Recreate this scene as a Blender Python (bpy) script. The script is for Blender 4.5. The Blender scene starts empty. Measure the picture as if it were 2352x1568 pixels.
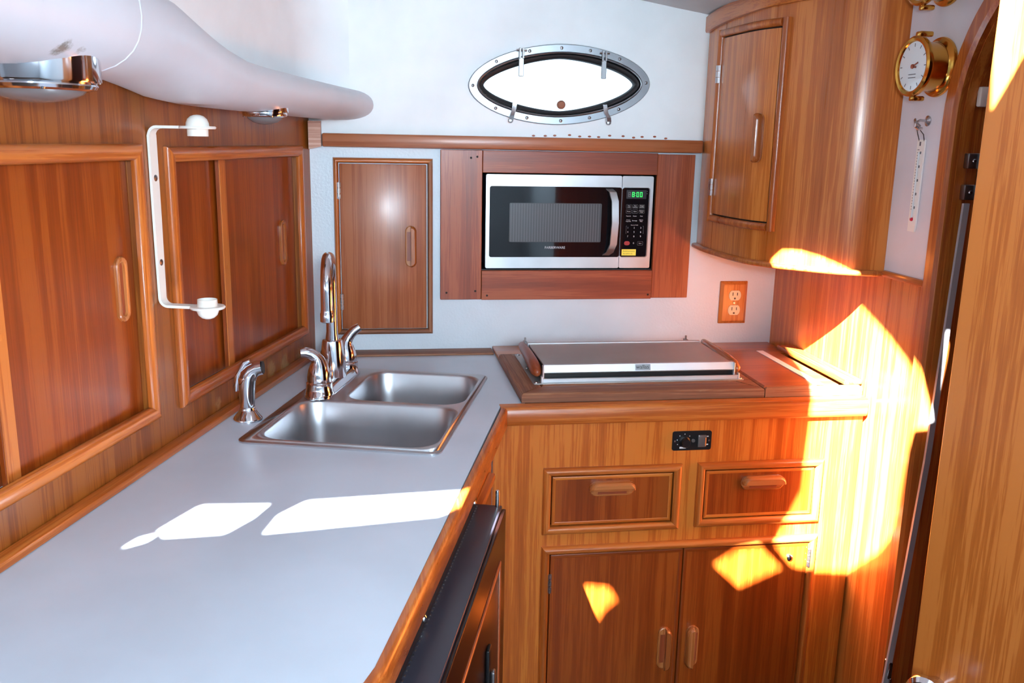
import bpy, bmesh, math, random
from mathutils import Vector, Matrix
from mathutils.geometry import tessellate_polygon
random.seed(4)
R = math.radians
H = 1.447                       # eye height above the cabin sole; heights below are given relative to it
D = 2.305                       # distance to the galley's far wall
AL = R(15.89)                   # the locker wall runs at this angle to the far wall's normal

# ------------------------------------------------------------------ camera
scn = bpy.context.scene
col = scn.collection
cam = bpy.data.cameras.new('camera'); co = bpy.data.objects.new('camera', cam); col.objects.link(co)
cam.sensor_width = 36; cam.lens = 2052.9*36/2352; cam.clip_start = .02
yaw, pit, rol = R(8.678), R(12.698), R(-1.119)
fw = Vector((math.sin(yaw)*math.cos(pit), math.cos(yaw)*math.cos(pit), -math.sin(pit)))
rt = Vector((math.cos(yaw), -math.sin(yaw), 0)); dn = fw.cross(rt)
rt2 = rt*math.cos(rol)+dn*math.sin(rol); dn2 = -rt*math.sin(rol)+dn*math.cos(rol)
m3 = Matrix((rt2, -dn2, -fw)).transposed()
co.matrix_world = Matrix.Translation((0, 0, H)) @ m3.to_4x4()
scn.camera = co

# ------------------------------------------------------------------ light
w = bpy.data.worlds.new('world'); scn.world = w; w.use_nodes = True
bg = w.node_tree.nodes['Background']; bg.inputs[0].default_value = (.62, .82, 1, 1); bg.inputs[1].default_value = 2.4
sd = bpy.data.lights.new('sun', 'SUN'); sd.energy = 170; sd.angle = R(.55); sd.color = (1, 1, 1)
so = bpy.data.objects.new('sun', sd); col.objects.link(so)
SUN = Vector((.69, 1, -1)); so.rotation_euler = SUN.to_track_quat('-Z', 'Y').to_euler(); so.location = (-3, -3, 5)
def area(name, energy, size, loc, aim, color):
    l = bpy.data.lights.new(name, 'AREA'); l.energy = energy; l.shape = 'DISK'; l.size = size; l.color = color
    o = bpy.data.objects.new(name, l); col.objects.link(o); o.location = loc; o.rotation_euler = Vector(aim).to_track_quat('-Z', 'Y').to_euler(); return o
area('camera_flash', 11, .09, (.09, -.04, H+.07), (.15, 1, -.2), (.82, .92, 1))
area('rear_daylight_fill', 78, .8, (.42, -1.7, H+.36), (-.12, 1, -.2), (.64, .84, 1))  # added fill lamp behind the camera, placed to brighten walls and beam
vs = scn.view_settings; vs.view_transform = 'Standard'; vs.look = 'None'; vs.exposure = .2; vs.gamma = 1; vs.use_curve_mapping = False

# ------------------------------------------------------------------ materials
def lin(c): return tuple((v/255/12.92 if v/255 <= .04045 else ((v/255+.055)/1.055)**2.4) for v in c)+(1,)
MATS = {}
def base(name):
    m = bpy.data.materials.new(name); m.use_nodes = True; MATS[name] = m
    return m, m.node_tree, m.node_tree.nodes['Principled BSDF']
def plain(name, c, rough=.5, metal=0, spec=.5, coat=0, emit=None, es=1):
    m, t, b = base(name)
    b.inputs['Base Color'].default_value = lin(c); b.inputs['Roughness'].default_value = rough
    b.inputs['Metallic'].default_value = metal; b.inputs['Specular IOR Level'].default_value = spec
    b.inputs['Coat Weight'].default_value = coat
    if emit: b.inputs['Emission Color'].default_value = lin(emit); b.inputs['Emission Strength'].default_value = es
    return m
def N(t, k, **kw):
    n = t.nodes.new(k)
    for a, v in kw.items():
        if a in n.inputs.keys(): n.inputs[a].default_value = v
        else: setattr(n, a, v)
    return n
def coords(t, sc):
    tc = N(t, 'ShaderNodeTexCoord'); oi = N(t, 'ShaderNodeObjectInfo')
    ml = N(t, 'ShaderNodeMath', operation='MULTIPLY'); ml.inputs[1].default_value = 37.0
    t.links.new(oi.outputs['Random'], ml.inputs[0])
    ad_ = N(t, 'ShaderNodeVectorMath', operation='ADD')
    mp = N(t, 'ShaderNodeMapping'); mp.inputs['Scale'].default_value = sc
    t.links.new(tc.outputs['Object'], mp.inputs[0]); t.links.new(mp.outputs[0], ad_.inputs[0]); t.links.new(ml.outputs[0], ad_.inputs[1])
    return ad_.outputs[0]
def wood(name, dark, mid, light, g='z', rough=.3, pores=.55, band=.7, wear=None, stripe=26, coat=.25):
    dark = tuple(m_+(d_-m_)*.75 for d_, m_ in zip(dark, mid)); light = tuple(m_+(d_-m_)*.75 for d_, m_ in zip(light, mid))
    m, t, b = base(name); L = t.links.new
    ax = 'xyz'.index(g)
    def sc(a, l):
        v = [a, a, a]; v[ax] = l; return tuple(v)
    n1 = N(t, 'ShaderNodeTexNoise', **{'Scale': 1.0, 'Detail': 5.0, 'Roughness': .6, 'Distortion': .15}); L(coords(t, sc(stripe*2.2, 1.1)), n1.inputs['Vector'])
    n2 = N(t, 'ShaderNodeTexNoise', **{'Scale': 1.0, 'Detail': 3.0, 'Roughness': .6}); L(coords(t, sc(330, 9)), n2.inputs['Vector'])
    n3 = N(t, 'ShaderNodeTexNoise', **{'Scale': 1.0, 'Detail': 2.0}); L(coords(t, sc(9, .7)), n3.inputs['Vector'])
    mx = N(t, 'ShaderNodeMath', operation='MULTIPLY_ADD'); L(n2.outputs['Fac'], mx.inputs[0]); mx.inputs[1].default_value = pores; L(n1.outputs['Fac'], mx.inputs[2])
    mx2 = N(t, 'ShaderNodeMath', operation='MULTIPLY_ADD'); L(n3.outputs['Fac'], mx2.inputs[0]); mx2.inputs[1].default_value = .5*band; L(mx.outputs[0], mx2.inputs[2])
    r = N(t, 'ShaderNodeValToRGB'); e = r.color_ramp.elements
    c0 = .5*pores+.25*band
    e[0].position = max(0, .30+c0); e[0].color = lin(dark); e[1].position = min(1, .72+c0); e[1].color = lin(light)
    k = e.new(.5+c0 if .5+c0 < .99 else .9); k.color = lin(mid)
    sub = N(t, 'ShaderNodeMath', operation='MULTIPLY'); sub.inputs[1].default_value = 1.0; L(mx2.outputs[0], sub.inputs[0])
    # normalise the sum so that the ramp stays inside 0..1
    tot = 1+pores+.5*band; sub.inputs[1].default_value = 1/tot
    for el in e: el.position = min(1, max(0, el.position/tot))
    L(sub.outputs[0], r.inputs[0]); out = r.outputs[0]
    if wear:
        nw = N(t, 'ShaderNodeTexNoise', **{'Scale': 1.0, 'Detail': 5.0, 'Roughness': .7}); L(coords(t, sc(18, 5)), nw.inputs['Vector'])
        rw = N(t, 'ShaderNodeValToRGB'); rw.color_ramp.elements[0].position = wear[1]; rw.color_ramp.elements[1].position = wear[1]+.12; L(nw.outputs['Fac'], rw.inputs[0])
        mc = N(t, 'ShaderNodeMix', data_type='RGBA'); L(rw.outputs[0], mc.inputs[0]); L(out, mc.inputs[6]); mc.inputs[7].default_value = lin(wear[0]); out = mc.outputs[2]
    L(out, b.inputs['Base Color'])
    rr = N(t, 'ShaderNodeMapRange'); rr.inputs['To Min'].default_value = rough-.06; rr.inputs['To Max'].default_value = rough+.1; L(n1.outputs['Fac'], rr.inputs[0]); L(rr.outputs[0], b.inputs['Roughness'])
    bp = N(t, 'ShaderNodeBump'); bp.inputs['Strength'].default_value = .08; bp.inputs['Distance'].default_value = .002; L(n2.outputs['Fac'], bp.inputs['Height']); L(bp.outputs[0], b.inputs['Normal'])
    b.inputs['Coat Weight'].default_value = coat; b.inputs['Coat Roughness'].default_value = .2
    b.inputs['Specular IOR Level'].default_value = .4
    return m
def rough_white(name, c, bump=.15, scale=220, rough=.5, stain=None):
    m, t, b = base(name); L = t.links.new
    b.inputs['Roughness'].default_value = rough
    n1 = N(t, 'ShaderNodeTexNoise', **{'Scale': scale, 'Detail': 3.0}); tc = N(t, 'ShaderNodeTexCoord'); L(tc.outputs['Object'], n1.inputs['Vector'])
    n2 = N(t, 'ShaderNodeTexNoise', **{'Scale': 4.0, 'Detail': 4.0}); L(tc.outputs['Object'], n2.inputs['Vector'])
    r = N(t, 'ShaderNodeValToRGB'); r.color_ramp.elements[0].color = lin(tuple(v*.95 for v in c)); r.color_ramp.elements[1].color = lin(c)
    r.color_ramp.elements[0].position = .35; r.color_ramp.elements[1].position = .6
    L(n2.outputs['Fac'], r.inputs[0]); out = r.outputs[0]
    L(out, b.inputs['Base Color'])
    bp = N(t, 'ShaderNodeBump'); bp.inputs['Strength'].default_value = bump; bp.inputs['Distance'].default_value = .002; L(n1.outputs['Fac'], bp.inputs['Height']); L(bp.outputs[0], b.inputs['Normal'])
    return m
def brushed(name, c, axis, rough=.32, sm=.12):
    m, t, b = base(name); L = t.links.new
    b.inputs['Metallic'].default_value = 1
    v = [900, 900, 900]; v['xyz'.index(axis)] = 6
    n1 = N(t, 'ShaderNodeTexNoise', **{'Scale': 1.0, 'Detail': 2.0}); L(coords(t, tuple(v)), n1.inputs['Vector'])
    n2 = N(t, 'ShaderNodeTexNoise', **{'Scale': 9.0, 'Detail': 4.0}); tc = N(t, 'ShaderNodeTexCoord'); L(tc.outputs['Object'], n2.inputs['Vector'])
    r = N(t, 'ShaderNodeValToRGB'); r.color_ramp.elements[0].color = lin(tuple(x*.82 for x in c)); r.color_ramp.elements[1].color = lin(c); L(n2.outputs['Fac'], r.inputs[0]); L(r.outputs[0], b.inputs['Base Color'])
    rr = N(t, 'ShaderNodeMapRange'); rr.inputs['To Min'].default_value = rough-sm/2; rr.inputs['To Max'].default_value = rough+sm; L(n2.outputs['Fac'], rr.inputs[0]); L(rr.outputs[0], b.inputs['Roughness'])
    bp = N(t, 'ShaderNodeBump'); bp.inputs['Strength'].default_value = .02; bp.inputs['Distance'].default_value = .0002; L(n1.outputs['Fac'], bp.inputs['Height']); L(bp.outputs[0], b.inputs['Normal'])
    return m
for g in 'xyz':
    wood('teak_'+g, (104, 50, 12), (128, 66, 17), (148, 84, 28), g, .36)
    wood('honey_'+g, (158, 82, 26), (188, 104, 40), (208, 130, 60), g, .28, coat=.4)
    wood('face_'+g, (148, 70, 18), (180, 92, 28), (200, 116, 44), g, .32)
    wood('panel_'+g, (110, 42, 6), (132, 55, 10), (150, 72, 19), g, .32, pores=.5)
    wood('mould_'+g, (142, 68, 22), (170, 88, 33), (192, 112, 50), g, .28)
    wood('sapele_'+g, (114, 48, 22), (140, 62, 30), (160, 82, 44), g, .38, stripe=10)
    wood('worn_'+g, (100, 58, 38), (128, 78, 52), (150, 104, 76), g, .55, wear=((150, 130, 108), .62), coat=0)
    wood('pull_'+g, (132, 68, 30), (158, 88, 42), (180, 110, 60), g, .25, coat=.5)
wood('door_z', (130, 62, 18), (154, 80, 26), (174, 100, 42), 'z', .36, stripe=22)
wood('locker_z', (126, 64, 32), (148, 80, 44), (166, 98, 60), 'z', .34, pores=.45)
wood('locker_x', (126, 64, 32), (148, 80, 44), (166, 98, 60), 'x', .34, pores=.45)
wood('end_grain', (160, 108, 88), (184, 134, 112), (204, 164, 144), 'x', .6, stripe=60)
rough_white('white_panel', (205, 214, 222), .35, 160, .38)
rough_white('white_upper', (244, 248, 250), .06, 90, .6)
rough_white('beam_white', (206, 211, 220), .05, 60, .35)
rough_white('ceiling_white', (212, 214, 216), .05, 60, .6)
rough_white('gauge_wall', (222, 222, 230), .12, 240, .55)
rough_white('laminate', (198, 210, 224), .015, 300, .3)
plain('stain', (150, 148, 146), .7)
plain('chrome', (225, 226, 232), .09, 1); plain('chrome_rough', (190, 190, 194), .25, 1)
plain('steel_dull', (150, 150, 152), .35, 1)
brushed('steel_sink', (214, 214, 218), 'x', .31); brushed('steel_mw', (206, 206, 208), 'x', .34); brushed('steel_lid', (208, 206, 204), 'x', .48)
brushed('aluminium', (232, 236, 240), 'x', .5); brushed('port_steel', (160, 163, 168), 'z', .3)
plain('brass', (214, 160, 74), .16, 1); plain('black', (16, 16, 18), .35); plain('black_gloss', (14, 14, 18), .06, coat=1)
plain('black_metal', (44, 44, 54), .38, 0, .6); plain('fridge_face', (26, 10, 7), .3, 0, .3); plain('dark', (14, 8, 5), .8); plain('rubber', (30, 26, 28), .6)
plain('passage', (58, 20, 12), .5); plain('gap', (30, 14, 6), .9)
plain('white_plastic', (232, 230, 222), .35); plain('ivory', (222, 206, 164), .4); plain('print_white', (200, 204, 208), .6); plain('print_grey', (96, 98, 104), .6)
plain('print_black', (24, 24, 24), .6); plain('yellow', (232, 214, 78), .6); plain('red', (150, 30, 34), .4); plain('red_dot', (190, 30, 60), .4)
plain('green_led', (40, 220, 90), .4, emit=(60, 255, 110), es=1.1); plain('grey_led', (120, 120, 122), .5); plain('display', (36, 36, 42), .3)
plain('dial', (226, 236, 240), .3, coat=.6); plain('lens', (112, 106, 106), .25); plain('amber', (200, 110, 50), .3); plain('grey_strip', (176, 174, 178), .5)
plain('switch_grey', (86, 80, 78), .25, coat=.5); plain('cork', (150, 96, 74), .8); plain('sole', (60, 32, 16), .5); plain('thermo', (236, 236, 232), .4)
plain('white_strip', (226, 226, 228), .4); plain('mesh_window', (58, 58, 62), .35); plain('mesh_line', (92, 92, 96), .45); plain('cabin_white', (214, 218, 222), .7)
plain('wire', (60, 56, 58), .35, .8); plain('sash', (120, 112, 96), .6)
gm, gt, gb = base('pane_glass'); gb.inputs['Base Color'].default_value = (1, 1, 1, 1); gb.inputs['Transmission Weight'].default_value = 1; gb.inputs['Roughness'].default_value = .02; gb.inputs['IOR'].default_value = 1.1
# white beam with two scuffs (stains with a shape of their own)
def scuff(mat, spots):
    m = MATS[mat]; t = m.node_tree; b = t.nodes['Principled BSDF']; L = t.links.new
    src = b.inputs['Base Color'].links[0].from_socket
    tc = N(t, 'ShaderNodeTexCoord'); nz = N(t, 'ShaderNodeTexNoise', **{'Scale': 70.0, 'Detail': 5.0, 'Roughness': .7}); L(tc.outputs['Object'], nz.inputs['Vector'])
    for (p, r, c) in spots:
        ds = N(t, 'ShaderNodeVectorMath', operation='DISTANCE'); L(tc.outputs['Object'], ds.inputs[0]); ds.inputs[1].default_value = p
        mr = N(t, 'ShaderNodeMapRange'); mr.inputs['From Min'].default_value = r; mr.inputs['From Max'].default_value = r*.2; L(ds.outputs['Value'], mr.inputs[0])
        ml = N(t, 'ShaderNodeMath', operation='MULTIPLY'); L(mr.outputs[0], ml.inputs[0]); L(nz.outputs['Fac'], ml.inputs[1])
        rp = N(t, 'ShaderNodeValToRGB'); rp.color_ramp.elements[0].position = .3; rp.color_ramp.elements[1].position = .5; L(ml.outputs[0], rp.inputs[0])
        mc = N(t, 'ShaderNodeMix', data_type='RGBA'); L(rp.outputs[0], mc.inputs[0]); L(src, mc.inputs[6]); mc.inputs[7].default_value = lin(c); src = mc.outputs[2]
    L(src, b.inputs['Base Color'])

# ------------------------------------------------------------------ frames, mesh collector, tagging
FR = {'W': (Vector((0, 0, H)), 0.0), 'B': (Vector((0, D, H)), 0.0),
      'L': (Vector((-.163, D, H)), math.pi/2-AL), 'R': (Vector((1.08, 0, H)), -math.pi/2)}
AX = Vector((math.sin(AL), math.cos(AL), 0)); NX = Vector((math.cos(AL), -math.sin(AL), 0))
def fmat(fr, b=(0, 0, 0)):
    o, a = FR[fr]; return Matrix.Translation(o) @ Matrix.Rotation(a, 4, 'Z') @ Matrix.Translation(b)
BASE = {}
def tag(o, label=None, cat=None, group=None, kind=None):
    if label: o['label'] = label
    if cat: o['category'] = cat
    if group: o['group'] = group
    if kind: o['kind'] = kind
    return o
def thing(name, label, cat, fr, b, group=None, kind=None):
    o = bpy.data.objects.new(name, None); col.objects.link(o); o.empty_display_size = .03
    o.matrix_world = fmat(fr, b); BASE[o.name] = Vector(b)
    return tag(o, label, cat, group, kind)
class MB:
    def __init__(s): s.v = []; s.f = []
    def add(s, vs_, fs):
        k = len(s.v); s.v += [Vector(v) for v in vs_]; s.f += [tuple(i+k for i in f) for f in fs]; return s
    def bm(s, b, M=None):
        b.verts.index_update(); s.add([(M @ v.co if M else v.co.copy()) for v in b.verts], [[v.index for v in f.verts] for f in b.faces]); b.free(); return s
    def box(s, x0, x1, y0, y1, z0, z1, bev=0, seg=2, M=None):
        b = bmesh.new(); bmesh.ops.create_cube(b, size=1)
        for v in b.verts: v.co = Vector(((x0+x1)/2+v.co.x*(x1-x0), (y0+y1)/2+v.co.y*(y1-y0), (z0+z1)/2+v.co.z*(z1-z0)))
        if bev: bmesh.ops.bevel(b, geom=list(b.edges), offset=bev, segments=seg, profile=.5, affect='EDGES')
        return s.bm(b, M)
    def lathe(s, prof, M=Matrix(), n=32, cap=True):
        k = len(prof); vs_ = []; fs = []
        for i in range(n):
            a = 2*math.pi*i/n
            for r, h in prof: vs_.append(M @ Vector((r*math.cos(a), r*math.sin(a), h)))
        for i in range(n):
            j = (i+1) % n
            for q in range(k-1): fs.append((i*k+q, j*k+q, j*k+q+1, i*k+q+1))
        if cap:
            if prof[0][0] > 1e-6: fs.append(tuple(i*k for i in range(n))[::-1])
            if prof[-1][0] > 1e-6: fs.append(tuple(i*k+k-1 for i in range(n)))
        return s.add(vs_, fs)
    def tube(s, pts, r, n=12, flat=None):
        pts = [Vector(p) for p in pts]; rs = r if isinstance(r, (list, tuple)) else [r]*len(pts)
        vs_ = []; fs = []; ref = None
        for i, p in enumerate(pts):
            t = (pts[min(i+1, len(pts)-1)]-pts[max(i-1, 0)]).normalized()
            if ref is None: ref = t.orthogonal().normalized()
            ref = (ref-t*ref.dot(t)).normalized(); bi = t.cross(ref)
            for j in range(n):
                a = 2*math.pi*j/n; vs_.append(p+(ref*math.cos(a)+bi*math.sin(a))*rs[i])
        for i in range(len(pts)-1):
            for j in range(n):
                q = (j+1) % n; fs.append((i*n+j, i*n+q, (i+1)*n+q, (i+1)*n+j))
        fs.append(tuple(range(n))[::-1]); fs.append(tuple((len(pts)-1)*n+j for j in range(n)))
        return s.add(vs_, fs)
    def loft(s, loops, c0=True, c1=True):
        n = len(loops[0]); vs_ = [p for l in loops for p in l]; fs = []
        for i in range(len(loops)-1):
            for j in range(n):
                q = (j+1) % n; fs.append((i*n+j, i*n+q, (i+1)*n+q, (i+1)*n+j))
        if c0: fs.append(tuple(range(n))[::-1])
        if c1: fs.append(tuple((len(loops)-1)*n+j for j in range(n)))
        return s.add(vs_, fs)
    def plate(s, outer, holes, f0, f1):
        """flat plate with holes: 2-D loops, f0/f1 map a 2-D point to the two faces"""
        loops = [outer]+holes; flat = [p for l in loops for p in l]; n = len(flat)
        tris = tessellate_polygon([[Vector((p[0], p[1], 0)) for p in l] for l in loops])
        fs = [tuple(t) for t in tris]+[tuple(i+n for i in t)[::-1] for t in tris]; k = 0
        for l in loops:
            for j in range(len(l)):
                q = (j+1) % len(l); fs.append((k+j, k+q, k+q+n, k+j+n))
            k += len(l)
        return s.add([f0(*p) for p in flat]+[f1(*p) for p in flat], fs)
    def build(s, name, mat, parent=None, fr='W', b=(0, 0, 0), sharp=35, flat=False):
        me = bpy.data.meshes.new(name)
        if parent is not None:
            top = parent
            while top.parent: top = top.parent
            off = BASE[top.name]
        else: off = Vector(b)
        me.from_pydata([tuple(v-off) for v in s.v], [], s.f)
        q = bmesh.new(); q.from_mesh(me); bmesh.ops.remove_doubles(q, verts=q.verts, dist=1e-6); bmesh.ops.recalc_face_normals(q, faces=q.faces); q.to_mesh(me); q.free()
        for p in me.polygons: p.use_smooth = not flat
        me.set_sharp_from_angle(angle=R(sharp))
        me.materials.append(MATS[mat])
        o = bpy.data.objects.new(name, me); col.objects.link(o)
        if parent is not None: o.parent = parent
        else: o.matrix_world = fmat(fr, off); BASE[o.name] = off
        return o
def struct(o): o['kind'] = 'structure'; return o
def T(x, y, z): return Matrix.Translation((x, y, z))
ROTY = Matrix.Rotation(R(90), 4, 'X')            # lathe axis z -> -y (out of a wall)
def rrect(x0, x1, y0, y1, r, n=5):
    out = []
    for cx, cy, a in ((x1-r, y0+r, -90), (x1-r, y1-r, 0), (x0+r, y1-r, 90), (x0+r, y0+r, 180)):
        for i in range(n+1): t = R(a+90*i/n); out.append((cx+r*math.cos(t), cy+r*math.sin(t)))
    return out
def stadium(cx, cz, L, W_, n=10, vert=True):
    r = W_/2; h = L/2-r; out = []
    for i in range(n+1): t = R(180*i/n); out.append((r*math.cos(t), h+r*math.sin(t)))
    for i in range(n+1): t = R(180+180*i/n); out.append((r*math.cos(t), -h+r*math.sin(t)))
    return [(cx+a, cz+b) if vert else (cx+b, cz-a) for a, b in out]
def moulding(x0, x1, z0, z1, w_, dep, y, parent, mat, sides='tblr', name='frame_moulding', prof=None):
    """mitred half-round sticks around a rectangle; outer edges given, y = wall face, proud by dep (towards -y)"""
    P = prof or [(0, 0), (0, .45), (.1, .75), (.28, .96), (.5, 1), (.72, .96), (.9, .75), (1, .45), (1, 0)]
    out = {}
    for sd_ in sides:
        l0 = []; l1 = []
        for t, h in P:
            t *= w_; yy = y-h*dep
            if sd_ == 't': l0.append((x0+t, yy, z1-t)); l1.append((x1-t, yy, z1-t))
            if sd_ == 'b': l0.append((x0+t, yy, z0+t)); l1.append((x1-t, yy, z0+t))
            if sd_ == 'l': l0.append((x0+t, yy, z0+t)); l1.append((x0+t, yy, z1-t))
            if sd_ == 'r': l0.append((x1-t, yy, z0+t)); l1.append((x1-t, yy, z1-t))
        out[sd_] = MB().loft([l0, l1]).build(name, mat+('_x' if sd_ in 'tb' else '_z'), parent, sharp=50)
    return out
def flush_pull(cx, cz, L, W_, y, parent, g='z', mat='pull_'):
    def lp(d, h): return [(a, y-h, b) for a, b in stadium(cx, cz, L-2*d, W_-2*d)]
    o = MB().loft([lp(0, 0), lp(0, .004), lp(.0015, .006), lp(.005, .0065), lp(W_*.26, .005), lp(W_*.29, .0005)], True, False).build('finger_pull', mat+g, parent)
    MB().loft([lp(W_*.29, .0001), lp(W_*.29, .0012)]).build('pull_recess', 'sapele_'+g, o)
    return o
def bar_pull(cx, cz, L, W_, y, parent, vert=True, side=1, mat='pull_'):
    """pill-shaped wooden grip: a shallow finger slot on one half, a rounded bar standing proud on the other"""
    def lp(d, h): return [(a, y-h, b) for a, b in stadium(cx, cz, L-2*d, W_-2*d, 10, vert)]
    g = 'z' if vert else 'x'
    o = MB().loft([lp(0, 0), lp(0, .004), lp(.002, .0055)]).build('pull_handle', mat+g, parent)
    def half(d, h):
        r = W_/2-d; hh = L/2-W_/2; o_ = []
        for i in range(11):
            t = R(90*i/10); o_.append((r*math.sin(t), hh+r*math.cos(t)) if i else (0.0, hh+r))
        for i in range(11):
            t = R(90*i/10); o_.append((r*math.cos(t), -hh-r*math.sin(t)))
        pts = [(max(a, .0), b) for a, b in o_]
        return [(cx+side*a, y-h, cz+b) if vert else (cx+b, y-h, cz+side*a) for a, b in pts]
    MB().loft([half(0, .005), half(0, .013), half(.002, .018), half(.005, .021)]).build('grip_bar', mat+g, o)
    a0, a1 = L/2-W_*.55, W_*.36
    if vert: MB().box(cx-side*a1, cx-side*.0005, y-.0062, y-.0054, cz-a0, cz+a0).build('finger_slot', 'sapele_z', o)
    else: MB().box(cx-a0, cx+a0, y-.0062, y-.0054, cz-side*a1, cz-side*.0005).build('finger_slot', 'sapele_x', o)
    return o
def hinge(x, z, y, parent, h=.034, wd=.007):
    o = MB()
    for i in range(3): o.box(x-wd/2, x+wd/2, y-.004, y, z-h/2+i*h/3+.0006, z-h/2+(i+1)*h/3-.0006, .001, 1)
    for i in range(5): o.lathe([(.0028, 0), (.0028, h/5-.0008)], T(x, y-.004, z-h/2+i*h/5), 10)
    return o.build('hinge', 'steel_dull', parent)
def text(body, size, M, name, mat, parent, ext=.0002, sx=1, align='CENTER'):
    cu = bpy.data.curves.new(name, 'FONT'); cu.body = body; cu.size = size; cu.extrude = ext; cu.align_x = align; cu.align_y = 'CENTER'; cu.resolution_u = 3
    to = bpy.data.objects.new(name, cu); col.objects.link(to); bpy.context.view_layer.update()
    me = bpy.data.meshes.new_from_object(to.evaluated_get(bpy.context.evaluated_depsgraph_get()))
    bpy.data.objects.remove(to); mb = MB()
    mb.add([M @ Vector((v.co.x*sx, v.co.y, v.co.z)) for v in me.vertices], [tuple(p.vertices) for p in me.polygons]); bpy.data.meshes.remove(me)
    if parent is None: return mb
    return mb.build(name, mat, parent, flat=True)
UPR = Matrix.Rotation(R(90), 4, 'X')             # text lying in xy stands up in xz, facing -y

# ================================================================== SETTING
# ---- far wall: lower textured panel with the oven recess, upper smooth panel with the oval port
def Bf(y): return lambda a, b: Vector((a, y, b))
port = lambda k, n=72: [(.4615+x, .138+z+x*.03) for x, z in lens(k, n)]
def lens(k, n):
    # pointed oval: superellipse with exponent a little below 2
    out = []; a, b = .2335-k, .0985-k*.88; e = 1.86-.30*max(0, min(1, (k-.02)/.018))
    for i in range(n):
        t = 2*math.pi*i/n; c, s_ = math.cos(t), math.sin(t)
        out.append((a*math.copysign(abs(c)**(2/e), c), b*math.copysign(abs(s_)**(2/e), s_)))
    return out
wb = MB().plate([(-.4, -H), (1.3, -H), (1.3, -.01), (-.4, -.01)], [[(.262, -.335), (.735, -.335), (.735, -.08), (.262, -.08)]], Bf(0), Bf(.03)).build('wall_back', 'white_panel', None, 'B', sharp=20)
struct(wb)
# upper panel turns the corner in a soft radius and runs on along the hull side
up = MB().plate([(-.4, -.01), (1.3, -.01), (1.3, .6), (-.4, .6)], [port(.03)], Bf(.0), Bf(.03)).build('wall_back_upper', 'white_upper', None, 'B', sharp=20); struct(up)
pl = []; cxy = Vector((-.163, D, 0)); r_ = .12
tl = r_/math.tan((math.pi/2-AL)/2)*1.0
p_in = Vector((0.02, D, 0)); pa = cxy+Vector((1, 0, 0))*.1; pb = cxy-AX*.1
pts = []
for i in range(13):
    t = i/12; pts.append(pa*(1-t)**2+cxy*2*t*(1-t)+pb*t*t+Vector((.0004, -.0006, 0)))
pts.append(cxy-AX*1.52)
lo = [[p+Vector((0, 0, .095)) for p in pts], [p+Vector((0, 0, .6)) for p in pts]]
m = MB(); n = len(pts); m.add(lo[0]+lo[1], [(i, i+1, n+i+1, n+i) for i in range(n-1)])
bk = [p-NX*.02+Vector((0, .02, 0)) for p in pts]; m.add([p+Vector((0, 0, .095)) for p in bk]+[p+Vector((0, 0, .6)) for p in bk], [(i, i+1, n+i+1, n+i) for i in range(n-1)])
struct(m.build('wall_left_upper', 'white_upper', None, 'W', sharp=60))
# ---- locker wall (teak panel with two openings)
O1 = (-1.60, -.790, -.478, -.017); O2 = (-.712, -.068, -.484, -.022)    # outer edges of the two moulded frames
def hole(o): return [(o[0]+.02, o[2]+.02), (o[1]-.02, o[2]+.02), (o[1]-.02, o[3]-.02), (o[0]+.02, o[3]-.02)]
wl = MB().plate([(-1.42, -.60), (0, -.60), (0, .09), (-1.42, .09)], [[(-1.31, -.458), (-.81, -.458), (-.81, -.037), (-1.31, -.037)], hole(O2)], Bf(0), Bf(.012)).build('wall_left', 'teak_z', None, 'L', sharp=20); struct(wl)
# ---- right wall with the arched doorway; gauge panel over it
ar = [(-1.572, -H)]+[(-1.292-.28*math.cos(R(a)), .05+.28*math.sin(R(a))) for a in range(0, 91, 10)]+[(-.85, .33)]+[(-.85+.2*math.sin(R(a)), .13+.2*math.cos(R(a))) for a in range(10, 91, 20)]+[(-.65, -H)]
wr = MB().plate([(-2.32, -H)]+ar+[(1.93, -H), (1.93, .55), (-2.32, .55)], [], Bf(0), Bf(.02)).build('wall_right', 'honey_z', None, 'R', sharp=20); struct(wr)
struct(MB().box(-.60, 1.9, -.006, -.0003, -H, .5).build('wall_right_lining', 'cabin_white', None, 'R'))
gp = [(-1.77, -.258), (-1.609, -.258)]+[(-1.292-.317*math.cos(R(a)), .05+.317*math.sin(R(a))) for a in range(0, 89, 8)]+[(-1.2, .37), (-1.2, .5), (-1.77, .5)]
g = MB().plate(gp, [], Bf(-.004), Bf(-.0001)).build('wall_right_panel', 'gauge_wall', None, 'R', sharp=20); struct(g)
# ---- sole, roof with openings cut to shape the sun patches, low galley headliner
struct(MB().box(-2.4, 2.0, -1.9, 2.34, -H-.03, -H).build('floor', 'sole', None, 'W'))
BIG = [(.36, 1.155), (.394, 1.16), (.424, 1.132), (.447, 1.097), (.468, 1.06), (.494, 1.015), (.461, .834), (.42, .652), (.396, .58), (.371, .522), (.33, .52), (.296, .481), (.234, .397), (.177, .323), (.136, .303), (.105, .308), (-.016, .320), (-.064, .333), (-.073, .384), (-.05, .408), (.072, .518), (.169, .653), (.22, .724), (.26, .809), (.31, .98)]
QUAD = [(-.244, .346), (-.173, .378), (-.108, .388), (-.092, .33), (-.222, .288)]
SLV = [(-1.067, .132), (-1.054, .161), (-1.036, .17), (-1.045, .147)]
MID = [(-1.033, .184), (-1.019, .158), (-.944, .163), (-.912, .213), (-.895, .26), (-.992, .266)]
CTR = [(-.885, .158), (-.872, .217), (-.835, .267), (-.595, .285), (-.56, .312), (-.516, .304), (-.52, .275), (-.563, .252), (-.60, .225), (-.64, .191)]
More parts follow.
